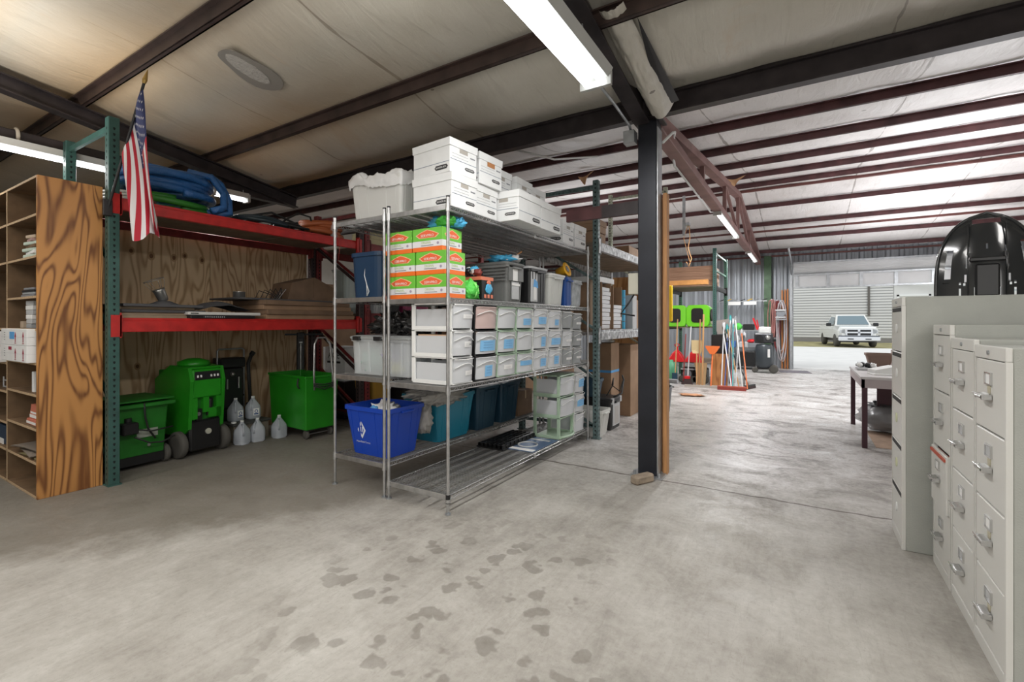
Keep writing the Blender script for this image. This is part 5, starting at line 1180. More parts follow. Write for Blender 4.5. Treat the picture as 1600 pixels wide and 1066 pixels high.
m = MB(); m.crumple((0, 0, .02), (.24, .12, .02), mat('orange_dirt', (.48, .24, .13), .9), .5, 7, 2, .8, 12); m.thing('rag_mat', 'flattened orange brown rag on the floor past the trash can', 'rag', (-1.85, 9.6, 0))

# ------------------------------------------------------------------ far rack and its load
for z in (1.33, .5):
    pass
lime = mat('lime_blower_shell', (.17, .60, .03), .35)
fr = None
for k, (x, l) in enumerate(((-2.68, 'left'), (-2.12, 'right'))):
    t = thing('air_blower', f'lime green air blower with a black inlet grille, {l} one of the pair', 'blower', (x, 12.0, 1.322), R((8, -4)[k]), 'lime green blowers on the far shelf')
    m = MB(); m.loft([[(p[0], -.2, p[1]) for p in [(q[0], q[1]+.26) for q in rrect(.5, .50, .09, 0)]], [(p[0], -.17, p[1]) for p in [(q[0], q[1]+.26) for q in rrect(.54, .52, .1, 0)]], [(p[0], .2, p[1]) for p in [(q[0], q[1]+.26) for q in rrect(.50, .48, .1, 0)]]], lime); m.box(-.24, .24, -.18, .2, 0, .05, lime, .01); m.obj('shell', t)
    m = MB(); m.loft([[(p[0], -.212, p[1]+.27) for p in rrect(.27, .34, .07, 0)], [(p[0], -.2, p[1]+.27) for p in rrect(.27, .34, .07, 0)]], black); [m.box(-.11, .11, -.216, -.212, .14+.04*j, .15+.04*j, black_m) for j in range(7)]; m.obj('inlet_grille', t)
    m = MB(); m.M = Matrix.Translation((.262, 0, .27)) @ Matrix.Rotation(R(90), 4, 'Y'); m.lathe([(.15, 0), (.15, .03), (.13, .035), (.0005, .02)], black, n=20); m.obj('side_inlet', t)
for k, z in enumerate((2.296, 2.42, 2.54, 2.66)):
    bit('timber_bundle', ('lowest', 'second', 'third', 'top')[k]+' brown timber slab stacked on the high far rack', 'timber', (-2.35, 12.5, z), 1.05, 1.0, .118, timber, 0, .004, 'timber slabs on the high far rack')
m = MB(); m.box(-.65, .45, -.07, .07, 0, .11, mat('orange_pine', (.58, .27, .08), .6, var=.15), .004); m.thing('pine_beam', 'long orange pine beam hung in front of the stacked timber', 'beam', (-2.3, 11.55, 2.30))
m = MB(); m.box(-.035, .035, -.02, .02, 0, .66, mat('safety_yellow', (.80, .50, .01), .4), .01); m.thing('yellow_board', 'upright yellow plastic board beside the far end of the grey rack', 'board', (-2.075, 8.9, 1.44))
red = mat('bright_red_plastic', (.62, .012, .018), .35)
for k, x in enumerate((-2.62, -2.22)):
    m = MB(); m.loft([rrect(.40, .3, .02, 0), rrect(.38, .28, .02, .04), rrect(.2, .2, .04, .2), rrect(.06, .06, .02, .28), rrect(.05, .05, .02, .36)], red); m.tube([(-.02, 0, .35), (-.06, 0, .4), (0, 0, .43), (.06, 0, .4), (.02, 0, .35)], .012, red, 6)
    m.thing('red_funnel', ('left bright red funnel shaped scoop under the blowers', 'right bright red funnel shaped scoop under the blowers')[k], 'funnel', (x, 11.9, .481), 0, 'red funnel scoops on the low far shelf')
m = MB(); m.lathe([(.13, 0), (.14, .3), (.12, .45), (.05, .48), (.05, .52), (.0005, .52)], mat('mint_green_tank', (.12, .42, .24), .35), n=18); m.thing('green_canister', 'glossy mint green canister at the left under the far shelf', 'canister', (-2.72, 11.75, 0))
for k, (x, w_) in enumerate(((-2.35, .3), (-2.05, .26))):
    t = thing('black_engine', ('left dark greasy engine unit on the floor under the red scoops', 'right dark greasy engine unit on the floor under the red scoops')[k], 'engine', (x, 11.95, 0)); m = MB(); m.box(-w_/2, w_/2, -.2, .2, .05, .34, black, .03); m.cyl((0, -.2, .2), (0, -.24, .2), .1, grey_ink, n=16); m.box(-w_/2, w_/2, -.21, -.2, .30, .33, lgrey); m.obj('block', t)
    wheel('wheel', t, (-w_/2+.03, -.2, .08), .08, .04, 'y'); wheel('wheel', t, (w_/2-.03, -.2, .08), .08, .04, 'y')
def pole_tool(name, label, p0, p1, r, mt, head, cat='tool'):
    t = thing(name, label, cat, p0); d = Vector(p1)-Vector(p0)
    m = MB(); m.cyl((0, 0, .02), tuple(d), r, mt, n=8); m.obj('handle', t)
    m = MB(); head(m, d); m.obj('head', t); return t
brist = mat('dark_bristles', (.05, .03, .03), .9); wpole = mat('white_tool_pole', (.62, .63, .65), .4); wood = mat('wooden_handle', (.50, .28, .12), .6); opl = mat('orange_tool_plastic', (.75, .17, .04), .4); redd = mat('brick_red_bristle', (.30, .05, .04), .8)
def broomhead(c1, c2):
    def f(m, d): m.prism([(-.05, .14), (.05, .14), (.13, 0), (-.13, 0)], 'y', -.025, .025, c2); m.box(-.06, .06, -.03, .03, .13, .2, c1, .01)
    return f
def pushhead(w, c1, c2, rz=0):
    def f(m, d): m.M = Matrix.Rotation(rz, 4, 'Z'); m.box(-w/2, w/2, -.03, .03, .05, .085, c1, .005); m.box(-w/2, w/2, -.035, .035, 0, .05, c2)
    return f
def shovelup(c):
    def f(m, d):
        m.M = Matrix.Translation(d); m.add([(-.09, 0, 0), (.09, 0, 0), (.12, .03, .1), (.12, .02, .3), (-.12, .02, .3), (-.12, .03, .1)], [(0, 1, 2, 3, 4, 5)], c); m.box(-.12, .12, 0.02, .04, .05, .3, c, .01)
    return f
pole_tool('angle_broom', 'white handled angle broom with dark bristles standing before the red scoops', (-2.26, 11.30, 0), (-2.24, 11.62, 1.33), .013, wpole, broomhead(red, brist), 'broom')
pole_tool('red_pole_broom', 'thin dark red pole leaning left of the white handled broom', (-2.36, 11.35, 0), (-2.36, 11.63, 1.15), .012, mat('dark_red_pole', (.25, .02, .02), .4), lambda m, d: m.box(-.04, .04, -.02, .02, 0, .06, brist), 'broom')
pole_tool('wood_handle_tool', 'wooden handled tool leaning against the left blower', (-2.55, 11.35, 0), (-2.55, 11.65, 1.5), .014, wood, lambda m, d: m.box(-.06, .06, -.012, .012, 0, .25, dkblue, .005))
m = MB(); m.M = Matrix.Rotation(R(-6), 4, 'X'); m.box(-.018, .018, -.01, .01, 0, 1.62, wood, .004); m.thing('wood_plank', 'tall narrow wooden plank leaning right of the blowers', 'plank', (-1.92, 11.2, .0))
m = MB(); m.M = Matrix.Rotation(R(-5), 4, 'X'); m.box(-.014, .014, -.012, .012, 0, 1.5, mat('dark_plank', (.36, .19, .08), .7), .004); m.thing('wood_plank', 'darker second plank beside the tall narrow one', 'plank', (-1.99, 11.22, 0))
pole_tool('beige_shovel', 'beige scoop shovel standing blade upward among the planks', (-2.02, 11.1, 0), (-2.06, 11.32, .72), .014, wood, shovelup(mat('beige_blade', (.62, .48, .26), .5)), 'shovel')
pole_tool('orange_squeegee', 'orange floor squeegee standing head up in front of the plywood offcut', (-1.72, 11.05, 0), (-1.72, 11.3, .78), .016, opl, lambda m, d: m.prism([(-.05, .72), (.05, .72), (.14, .86), (.15, .90), (-.15, .90), (-.14, .86)], 'y', .2, .27, opl), 'squeegee')
m = MB(); m.M = Matrix.Rotation(R(-7), 4, 'X'); m.box(-.17, .17, -.008, .008, 0, .72, plywood('offcut_plywood', (.50, .22, .07), (.28, .10, .03), 5, 1.5, (2, 2, 1), knots=False), .002); m.thing('plywood_offcut', 'upright orange plywood offcut behind the squeegee', 'board', (-1.60, 11.5, 0))
m = MB(); m.M = Matrix.Rotation(R(-8), 4, 'X'); m.prism([(-.13, .5), (-.03, 0), (.12, 0), (.15, .5)], 'y', -.02, .02, mat('kraft_paper_bag', (.46, .31, .16), .8)); m.thing('kraft_bag', 'tall brown kraft bag standing under the beige shovel', 'bag', (-2.02, 11.45, 0))
m = MB(); m.prism([(-.22, .3), (.2, .36), (.22, .05), (-.05, 0)], 'y', -.08, .08, mat('taupe_pan', (.30, .27, .25), .5)); m.box(-.2, .2, -.1, .1, -1.13, -.0, black, .02); m.thing('taupe_hopper', 'taupe metal hopper on a black stand right of the blowers', 'hopper', (-1.62, 11.85, 1.15))
g = random.Random(5)
cols = [('white', wpole), ('dark blue', mat('blue_pole', (.02, .06, .25), .4)), ('silver', galv), ('red', mat('red_pole', (.5, .03, .05), .4)), ('teal', mat('teal_pole', (.05, .35, .36), .4)), ('grey', lgrey), ('wooden', wood), ('pale', white_p), ('black', black), ('orange', opl)]
for k, (cn, mt_) in enumerate(cols):
    x0 = -1.5+.055*k; x1 = x0-.10+g.uniform(-.12, .16)-.015*k; y0 = 11.0+.08*(k % 4); h = (1.35, 1.1, 1.5, 1.25, 1.42, 1.05, 1.3, 1.5, 1.15, 1.2)[k]
    def hd(m, d, k=k): 
        m.M = Matrix.Translation(d); m.crumple((0, 0, -.02), (.03, .025, .09), (wpole, lgrey, mat('teal_pole', (1, 1, 1)), mat('grey_mop_yarn', (.35, .36, .38), .9))[k % 4], .6, 7, k, n=8)
    pole_tool('mop', f'{cn} handled mop in the leaning bundle of poles near the far rack', (x0, y0, 0), (x1, 11.72+.03*(k % 3), h), .013, mt_, hd, 'mop')
pole_tool('push_broom', 'push broom with a long brick red head lying in front of the pole bundle', (-1.28, 10.85, 0), (-1.52, 11.5, 1.15), .013, wpole, pushhead(.55, mat('brick_red_block', (.40, .08, .05), .6), redd, R(4)), 'broom')
pole_tool('push_broom', 'push broom with a black head turned sideways right of the red one', (-.98, 11.3, 0), (-1.5, 11.7, 1.05), .013, black, pushhead(.42, black, brist, R(70)), 'broom')
m = MB(); m.box(-.5, .35, -.02, .02, 0, .05, mat('pale_rail', (.42, .38, .34), .7)); m.thing('floor_rail', 'low pale rail on the floor at the foot of the leaning tools', 'rail', (-1.75, 10.95, 0))

# ------------------------------------------------------------------ far wall things
m = MB(); m.box(-2.4, -.95, 16.45, 16.5, 2.08, 2.11, galv)
for k in range(7): x = -2.3+.2*k; m.bar((x, 16.47, 2.11), (x+.15, 16.42, 2.16+.01*(k % 3)), .02, .02, (black, mat('safety_yellow', (1, 1, 1)), galv)[k % 3]); m.box(x-.01, x+.01, 16.5, 16.95, 2.08, 2.10, galv)
m.thing('wall_rail', 'metal rail holding long tools across the grey corrugated wall', 'rail')
for k, x in enumerate((-1.86, -1.42)): bit('white_sign', ('left blank white strip hanging from the wall rail', 'right blank white strip hanging from the wall rail')[k], 'sign', (x, 16.44, 1.98), .36, .01, .1, paper)
t = thing('storage_shelf', 'open shelf of assorted supplies against the far corrugated wall', 'shelf', (-1.62, 16.2, 0))
for z in (1.2, .66, .1):
    m = MB(); m.box(-.5, .5, -.25, .3, z-.03, z, galv); m.obj('shelf_board', t)
for x in (-.48, .48):
    for y in (-.23, .28):
        m = MB(); m.box(x-.015, x+.015, y-.015, y+.015, 0, 1.25, galv); m.obj('leg', t)
netball('net_bundle', 'lime green round bundle on the far wall shelf', (-1.72, 16.1, 1.202), (.12, .1, .11))
bit('black_case', 'black case on the top board of the far wall shelf', 'case', (-1.42, 16.1, 1.201), .3, .25, .18, black, 0, .02)
m = MB(); m.bar((0, 0, 0), (-.12, 0, .36), .06, .05, red); m.bar((.04, 0, 0), (-.02, 0, .3), .03, .04, red); m.thing('red_tool', 'slanted bright red tool at the right end of the far wall shelf', 'tool', (-1.18, 16.1, 1.205))
bit('blue_carton', 'blue and white carton on the middle board of the far wall shelf', 'carton', (-1.86, 16.0, .661), .18, .2, .2, mat('mid_blue_card', (.08, .20, .5), .5)); bit('grey_bin', 'light grey bin on the middle board of the far wall shelf', 'bin', (-1.58, 16.0, .661), .3, .25, .18, lgrey, 0, .02)
bit('dark_grey_case', 'dark grey case under the red lidded tub on the far wall shelf', 'case', (-1.3, 16.05, .661), .28, .25, .15, grey_ink, 0, .01); m = MB(); m.crumple((0, 0, .05), (.12, .1, .06), red, .2, 5, 2, .8, 10); m.crumple((.12, 0, .04), (.1, .08, .05), white_p, .2, 5, 3, .8, 10); m.thing('red_helmet', 'red and white rounded shells on the dark grey case', 'helmet', (-1.34, 16.05, .812))
bit('dark_tub', 'black tub on the lowest board of the far wall shelf', 'tub', (-1.45, 16.05, .101), .45, .35, .45, black, 0, .02); bit('dark_tub', 'slate tub beside the black one on the lowest far shelf', 'tub', (-1.92, 16.05, .101), .3, .35, .4, grey_ink, 0, .02)
# compressor
t = thing('air_compressor', 'upright dark air compressor on wheels near the garage opening', 'compressor', (-.95, 15.2, 0))
dk = mat('charcoal_tank', (.045, .055, .065), .35)
m = MB(); m.lathe([(.05, .12), (.19, .16), (.22, .22), (.22, .74), (.19, .80), (.0005, .82)], dk, n=24); m.box(.10, .16, -.225, -.2, .45, .68, paper); m.obj('tank', t)
m = MB(); m.box(-.24, .22, -.16, .16, .84, 1.12, mat('dark_motor', (.04, .04, .045), .4), .03); m.cyl((-.1, -.17, .98), (-.1, -.2, .98), .1, black, n=16); m.sph((.1, -.16, 1.0), .07, steel, 8); m.cyl((.2, 0, .95), (.3, 0, .95), .06, black, n=12); m.obj('motor', t)
wheel('wheel', t, (.24, -.1, .12), .12, .06, 'y', lgrey); wheel('wheel', t, (-.22, -.12, .08), .08, .05, 'y')
m = MB(); m.box(-.22, .22, -.12, .12, .10, .14, black); m.obj('base', t)
bit('white_pail', 'white box balanced on top of the dark air compressor', 'box', (-.93, 15.2, 1.122), .3, .2, .18, white_p, 0, .02)
pinkh = mat('faded_pink_hose', (.50, .22, .20), .5); whh = mat('white_hose', (.62, .58, .60), .5); orh = mat('orange_strap', (.62, .22, .06), .6)
def hang(name, label, x, y, ztop, w, L, n, r, mt, seed):
    gg = random.Random(seed); m = MB(); path = []
    for k in range(n):
        a = gg.uniform(-.05, .05); ll = L*gg.uniform(.75, 1.0)
        for i in range(16):
            th = 2*PI*i/16; path.append((a+w*(.6+.4*gg.random()*.3)*math.sin(th), .02*math.sin(th+k)+.01*k, -ll/2+ll/2*math.cos(th)))
    m.tube(path, r, mt, 6); m.box(-.02, .02, -.0, .12, -.02, .02, galv); return m.thing(name, label, 'hose', (x, y, ztop))
hang('hanging_hose', 'faded pink hoses hanging in long loops from the corrugated wall', -.84, 16.72, 2.15, .10, 1.4, 5, .012, pinkh, 1)
hang('hanging_hose', 'white cord looped down to the floor left of the garage opening', -.58, 16.66, 2.1, .16, 1.9, 6, .010, whh, 2)
hang('hanging_hose', 'dark red air hose hanging between the pink hoses and the white cord', -.70, 16.78, 2.12, .09, 1.7, 4, .011, mat('dark_red_hose', (.28, .05, .05), .5), 3)
m = MB(); 
for x in (-.08, .0, .07): m.box(x-.02, x+.02, -.01, .01, 0, 2.45+.2*x, orh)
m.thing('orange_boards', 'tall orange boards standing in the corner by the garage opening', 'boards', (-.48, 16.86, 0))
t = thing('hose_reel', 'grey steel hose reel mounted among the hanging hoses', 'reel', (-.56, 16.4, 1.6))
m = MB(); m.cyl((-.02, -.1, .1), (-.02, .1, .1), .11, grey_ink, n=20); m.box(-.16, .12, -.13, -.1, .17, .22, lgrey, .01); m.box(-.16, .12, -.13, -.1, -.04, .0, lgrey, .01); m.cyl((-.02, .1, .1), (-.02, .12, .1), .13, galv, n=20); m.obj('drum', t); m = MB(); m.box(-.15, .12, -.1, .42, -.1, -.06, galv); m.obj('bracket', t)
m = MB(); m.box(-.45, .3, -.35, .35, 0, .012, mat('door_mat_dark', (.16, .15, .17), .9)); m.thing('door_mat', 'dark flat mat on the floor at the left of the garage threshold', 'mat', (-.15, 15.9, 0.0), R(10))
m = MB(); m.tube([(0, 0, 0), (.02, 0, -.3), (-.02, .01, -.5), (.05, 0, -.72), (.0, 0, -.88), (-.05, 0, -.78)], .008, mat('orange_twine', (.60, .30, .12), .7), 6); m.tube([(0, 0, 0), (-.1, 0, -.3), (-.03, .02, -.6), (0.02, 0, -.8)], .006, mat('orange_twine', (1, 1, 1)), 6); m.box(-.12, -.07, -.02, .02, -.25, .55, galv); m.cyl((-.02, 0, -.06), (-.02, .01, .0), .05, galv, n=10)
m.thing('hanging_twine', 'orange twine and a metal hook hanging from the white roof', 'twine', (-1.95, 9.9, 3.42))
for k, (x, y, l) in enumerate(((-1.05, 9.55, 'torn orange insulation flap beside the truss'), (-2.9, 6.9, 'torn orange insulation flap above the grey rack'), (2.9, 9.55, 'torn orange insulation flap near the right edge of the roof'))):
    m = MB(); m.sheet(lambda u, v: (-.16+.32*u*(1-.75*v)+.1*v, .06*math.sin(3*u+k), -.14*v*(1-.3*u)-.02*math.sin(5*u)), 8, 6, mat('torn_insulation', (.58, .36, .20), .9)); m.thing('insulation_flap', l, 'insulation', (x, y, fit2(y)-.035))
m = MB()
m.tube([(-1.55, 4.9, 3.42), (-1.7, 6.0, 3.5), (-1.75, 7.2, 3.45), (-1.6, 8.6, 3.3), (-1.4, 10.2, 3.1), (-1.3, 11.0, 2.9)], .012, white_p, 6) if False else m.tube([(-2.9, 4.75, 3.46), (-2.6, 5.2, 3.42), (-2.2, 5.6, 3.5)], .012, white_p, 6)
m.thing('white_cable', 'white cable swagged under the first purlins above the archive boxes', 'cable')
m = MB()
def fold(u, v):
    y = 3.0+1.2*v; x0 = -1.17; x1 = -1.0+.05*v; x = x0+(x1-x0)*u
    z = 3.325+.161*(4.34-y)-.03-.09*math.sin(PI*u)*(.3+v)-.03*abs(noise.noise((u*4, v*9, 1)))
    return (x, y, z)
m.sheet(fold, 20, 40, ins1); m.add([(-.945, 3.12, 3.46), (-1.0, 3.6, 3.385), (-.965, 4.17, 3.30), (-.90, 4.17, 3.31)], [(0, 1, 2, 3)], black)
m.thing('insulation_fold', 'sagging wrinkled fold of cream insulation with a dark gap beside the rafter', 'insulation')
m = MB(); m.prism([(.17*math.cos(a)*(1+.15*math.sin(3*a)), .30*math.sin(a)*(1+.1*math.cos(2*a))) for a in [i*PI/12 for i in range(24)]], 'z', -.003, .003, mat('grey_patch_film', (.30, .285, .26), .3)); m.M = Matrix.Translation((0, 0, -.006)); m.prism([(.09*math.cos(a), .20*math.sin(a)-.03) for a in [i*PI/8 for i in range(16)]], 'z', -.003, .003, mat('shiny_tape_film', (.52, .50, .47), .12, bump=1, bscale=30))
o = m.thing('tape_patch', 'oval grey patch of shiny tape stuck on the cream ceiling insulation', 'patch', (-4.08, 2.30, 3.60), R(-8)); o.rotation_euler = (R(-9), 0, R(5))

# ------------------------------------------------------------------ filing cabinets
putty = mat('putty_lit_front', (.64, .635, .605), .42, bump=.04, bscale=200); putty_s = mat('putty_shaded_side', (.37, .38, .35), .5, var=.05, bump=.12, bscale=160); gap = mat('drawer_gap', (.03, .03, .03), .8)  # one enamel: lit fronts coloured lighter, shaded sides darker
hand = mat('polished_handle', (.62, .62, .62), .22, .9)
def cabinet(label, yc, w, h, n, xfront, depth, open_i=None, styl='pull', group='putty grey filing cabinets'):
    """front faces -x"""
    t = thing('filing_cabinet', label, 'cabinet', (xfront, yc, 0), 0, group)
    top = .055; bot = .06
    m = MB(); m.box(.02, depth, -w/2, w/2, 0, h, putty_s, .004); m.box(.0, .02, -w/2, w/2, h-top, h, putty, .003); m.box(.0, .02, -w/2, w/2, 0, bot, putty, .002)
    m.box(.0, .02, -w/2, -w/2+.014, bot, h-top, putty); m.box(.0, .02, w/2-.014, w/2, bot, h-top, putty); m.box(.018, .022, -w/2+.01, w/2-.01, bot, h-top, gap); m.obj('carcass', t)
    m = MB(); m.cyl((-.006, 0, h-top/2), (.002, 0, h-top/2), .009, galv, n=12); m.obj('lock', t)
    dhh = (h-top-bot)/n
    for k in range(n):
        z0 = bot+dhh*k+.004; z1 = bot+dhh*(k+1)-.004; dx = -.014 if k == open_i else 0
        m = MB(); m.box(.002+dx, .018+dx, -w/2+.018, w/2-.018, z0, z1, putty, .003)
        if k == open_i: m.box(.018+dx, .02, -w/2+.025, w/2-.025, z0+.01, z1-.03, gap); m.box(-.02, .03, -w/2+.03, w/2-.03, z1-.03, z1-.015, mat('red_folder', (.5, .10, .06), .6))
        d = m.obj('drawer', t)
        if styl == 'pull':
            zc = z0+dhh*.46
            m = MB(); m.M = Matrix.Translation((dx, 0, 0))
            m.sheet(lambda u, v: (-.004-.035*math.sin(PI*v), -.04+.08*u, zc-.012+.030*v), 8, 6, hand); m.box(-.034, .0, -.042, -.038, zc-.008, zc+.015, hand, .002); m.box(-.034, .0, .038, .042, zc-.008, zc+.015, hand, .002); m.box(-.040, -.030, -.055, .055, zc+.010, zc+.016, hand, .002); m.obj('handle', d)
            zl = z0+dhh*.72; m = MB(); m.M = Matrix.Translation((dx, 0, 0)); m.box(-.006, .002, -.037, .037, zl-.026, zl-.021, hand); m.box(-.006, .002, -.037, .037, zl+.021, zl+.026, hand); m.box(-.006, .002, -.037, -.032, zl-.021, zl+.021, hand); m.box(-.006, .002, .032, .037, zl-.021, zl+.021, hand); m.box(-.001, .002, -.032, .032, zl-.021, zl+.021, paper if k % 2 else lgrey); m.obj('label_holder', d)
        else:
            m = MB(); m.box(.0, .003, -w/2+.02, w/2-.02, z1-.03, z1-.005, gap); m.obj('finger_recess', d)
            m = MB(); m.prism([(.022*math.cos(a)+0, zc_+.03*math.sin(a)) for a in [i*PI/8 for i in range(16)] for zc_ in [z0+dhh*.5]], 'x', -.004, .002, mat('yellowed_tag', (.60, .62, .42), .6) if k in (1, 2) else white_p); m.obj('handle', d)
        if styl == 'pull' and yc < 2.8:
            m = MB(); m.prism([(.018*math.cos(a), z0+dhh*.58+.028*math.sin(a)) for a in [i*PI/8 for i in range(16)]], 'x', -.0005, .002, mat('old_glue_stain', (.50, .46, .34), .6)); m.obj('glue_stain', d)
    return t
cabinet('tall five drawer putty cabinet with dark gaps, farthest of the filing cabinets', 3.955, .38, 1.572, 5, .52, .86, styl='recess')
cabinet('four drawer putty cabinet with its third drawer ajar, against the tall five drawer one', 3.50, .375, 1.40, 4, .655, .72, open_i=1)
cabinet('four drawer putty cabinet between the ajar one and the nearest one', 3.098, .385, 1.335, 4, .655, .72)
cabinet('nearest four drawer putty cabinet with tape stains under its label holders', 2.705, .385, 1.315, 4, .655, .72)

# glossy black shell on the tall cabinet
shell = mat('glossy_black_shell', (.022, .024, .026), .12, coat=.5)
sh = thing('black_shell', 'glossy black moulded plastic shell with slots standing on the tall filing cabinet', 'shell', (.955, 3.97, 1.574), R(-6))
m = MB(); W_, HH = .232, .515; NU, NV = 96, 90
def hw(v): return W_*(1-.10*(1-v)**2*0-(max(0, v))**3.0)**.52 if v < 1 else 0
def spt(u, v):
    x = (2*u-1)*max(.001, hw(v)*(1 if v > .02 else 1)); z = HH*v
    return (x, .05*(2*u-1)**2+.03*v*v-.0, z)
def inslot(x, z):
    if abs(x) < .063 and .452 < z < .478: return True
    for s in (-1, 1):
        xc = s*(.178-.10*max(0, (z-.13))*.9)
        if abs(x-xc) < .014 and (.115 if s < 0 else .20) < z < (.30 if s < 0 else .335): return True
        if abs(x-s*(.098-.08*(z-.1))) < .0045 and (.18 < z < .245 or .258 < z < .31 or .07 < z < .14): return True
        if abs(x-s*.122) < .005 and (.0 < z < .05 or .075 < z < .09): return True
        if abs(x-s*.055) < .005 and .0 < z < .06: return True
    return abs(x) < .003 and .29 < z < .325
vs = [spt(i/NU, j/NV) for j in range(NV+1) for i in range(NU+1)]; fs = []
for j in range(NV):
    for i in range(NU):
        c = spt((i+.5)/NU, (j+.5)/NV)
        if not inslot(c[0], c[2]): fs.append((j*(NU+1)+i, j*(NU+1)+i+1, (j+1)*(NU+1)+i+1, (j+1)*(NU+1)+i))
m.add(vs, fs, shell, True); m.obj('panel', sh, fix=False)
m = MB(); m.tube([(spt(0, v/30)[0], spt(0, v/30)[1]-.004, HH*v/30) for v in range(30)]+[(0, spt(.5, 1)[1], HH)]+[(spt(1, v/30)[0], spt(1, v/30)[1]-.004, HH*v/30) for v in range(29, -1, -1)], .009, shell, 8); m.obj('rim', sh)
m = MB(); m.tube([(-.085, .0, .0), (-.088, .0, .2), (-.08, .02, .45)], .004, shell, 6); m.tube([(.085, .0, .0), (.088, .0, .2), (.08, .02, .45)], .004, shell, 6)
m.tube([(-.2, .035, .09), (0, -.0, .085), (.2, .035, .09)], .003, shell, 6); m.box(-.08, .08, -.015, .02, .215, .24, black, .005); m.box(-.08, -.072, -.015, .02, .24, .27, black); m.box(.072, .08, -.015, .02, .24, .27, black); m.box(-.055, .055, -.012, .02, .0, .2, black, .01); m.obj('mount_plate', sh)

# ------------------------------------------------------------------ work table
t = thing('work_table', 'long pale topped table with dark maroon legs behind the filing cabinets', 'table', (1.1, 7.37, 0))
m = MB(); m.box(-.55, .75, -.77, .77, .775, .805, mat('worn_white_top', (.55, .53, .53), .3, var=.1, scale=4), .004); m.obj('tabletop', t)
m = MB(); m.box(-.54, .74, -.76, -.73, .68, .775, mat('pale_apron', (.42, .36, .37), .5)); m.box(-.54, -.51, -.76, .76, .68, .775, mat('pale_apron', (1, 1, 1))); m.obj('apron', t)
dmar = mat('dark_maroon_paint', (.06, .02, .03), .5)
for x, y in ((-.51, -.73), (.71, -.73), (-.51, .73), (.71, .73)):
    m = MB(); m.box(x-.025, x+.025, y-.025, y+.025, 0, .775, dmar); m.obj('leg', t)
m = MB(); m.box(-.3, .74, .2, .23, .3, .775, dmar); m.obj('back_panel', t)
z = .806
bit('paper_stack', 'stack of papers at the near left of the pale table', 'paper', (.82, 6.98, z), .30, .22, .015, paper, R(12))
m = MB(); m.prism([(-.12, 0), (.12, 0), (.1, .09), (-.12, .04)], 'y', -.09, .09, white_p); m.thing('label_printer', 'small white wedge shaped device on the paper stack', 'device', (.80, 7.02, z+.0155), R(20))
bit('dark_notebook', 'dark notebook at the right of the pale table', 'notebook', (1.12, 7.05, z), .26, .2, .02, grey_ink, 0)
bit('grey_tray', 'grey tray of loose parts at the left edge of the table', 'tray', (.70, 7.62, z), .22, .3, .03, lgrey, 0)
m = MB()
for k in range(9): m.crumple((g.uniform(-.08, .08), g.uniform(-.1, .1), .03), (.03, .03, .03), (paper, black, lgrey)[k % 3], .5, 6, k, n=7)
m.thing('loose_parts', 'jumble of black and white small parts on the grey tray', 'parts', (.70, 7.62, z+.031))
m = MB(); m.tub(.2, .2, .28, .26, .2, mat('brown_grey_planter', (.20, .13, .10), .6), r=.03); m.thing('brown_bin', 'brown grey open bin at the back of the table in front of the truck', 'bin', (.86, 7.95, z))
t = thing('wire_basket', 'pinkish wire basket of white bottles on the table beside the cabinets', 'basket', (1.22, 7.9, z))
m = MB(); pk_ = mat('rosy_basket', (.45, .30, .30), .5)
for zz in (.0, .06, .12, .18, .24): m.tube([(q[0], q[1], zz+.004) for q in rrect(.44, .34, .03, 0)], .005, pk_, 5, True)
for x in range(-5, 6): m.box(x*.042-.002, x*.042+.002, -.172, -.168, 0, .24, pk_); m.box(x*.042-.002, x*.042+.002, .168, .172, 0, .24, pk_)
for y in range(-3, 4): m.box(-.222, -.218, y*.05-.002, y*.05+.002, 0, .24, pk_); m.box(.218, .222, y*.05-.002, y*.05+.002, 0, .24, pk_)
m.box(-.21, .21, -.16, .16, 0, .006, pk_); m.obj('mesh_body', t)
for k in range(8):
    m = MB(); m.cyl((0, 0, 0), (0, 0, .13), .028, white_p, n=12); m.cyl((0, 0, .13), (0, 0, .16), .012, white_p, n=10); m.thing('white_bottle', 'small white bottle packed in the pink wire basket', 'bottle', (1.22+(-.15+.1*(k % 4)), 7.84+.12*(k//4), z+.008), 0, 'white bottles in the wire basket')
m = MB(); m.box(-.42, .42, -.5, .5, 0, .006, mat('brown_floor_board', (.36, .25, .18), .8, var=.15)); m.thing('floor_mat', 'brown hardboard mat on the concrete under the table', 'mat', (1.12, 7.2, 0))
m = MB(); m.crumple((0, 0, .19), (.37, .3, .2), mat('clear_sack_film', (.34, .34, .35), .15, alpha=.6, bump=.5, bscale=14), .12, 5, 33, .9, 24); m.crumple((0, 0, .17), (.31, .25, .16), bagk, .15, 5, 34, .9, 20); m.crumple((.03, 0, .34), (.26, .2, .05), mat('black_scraps', (.05, .05, .055), .5), .5, 12, 35, n=20)
m.thing('clear_sack', 'big clear sack of black scraps under the pale table', 'sack', (.98, 7.7, .008))

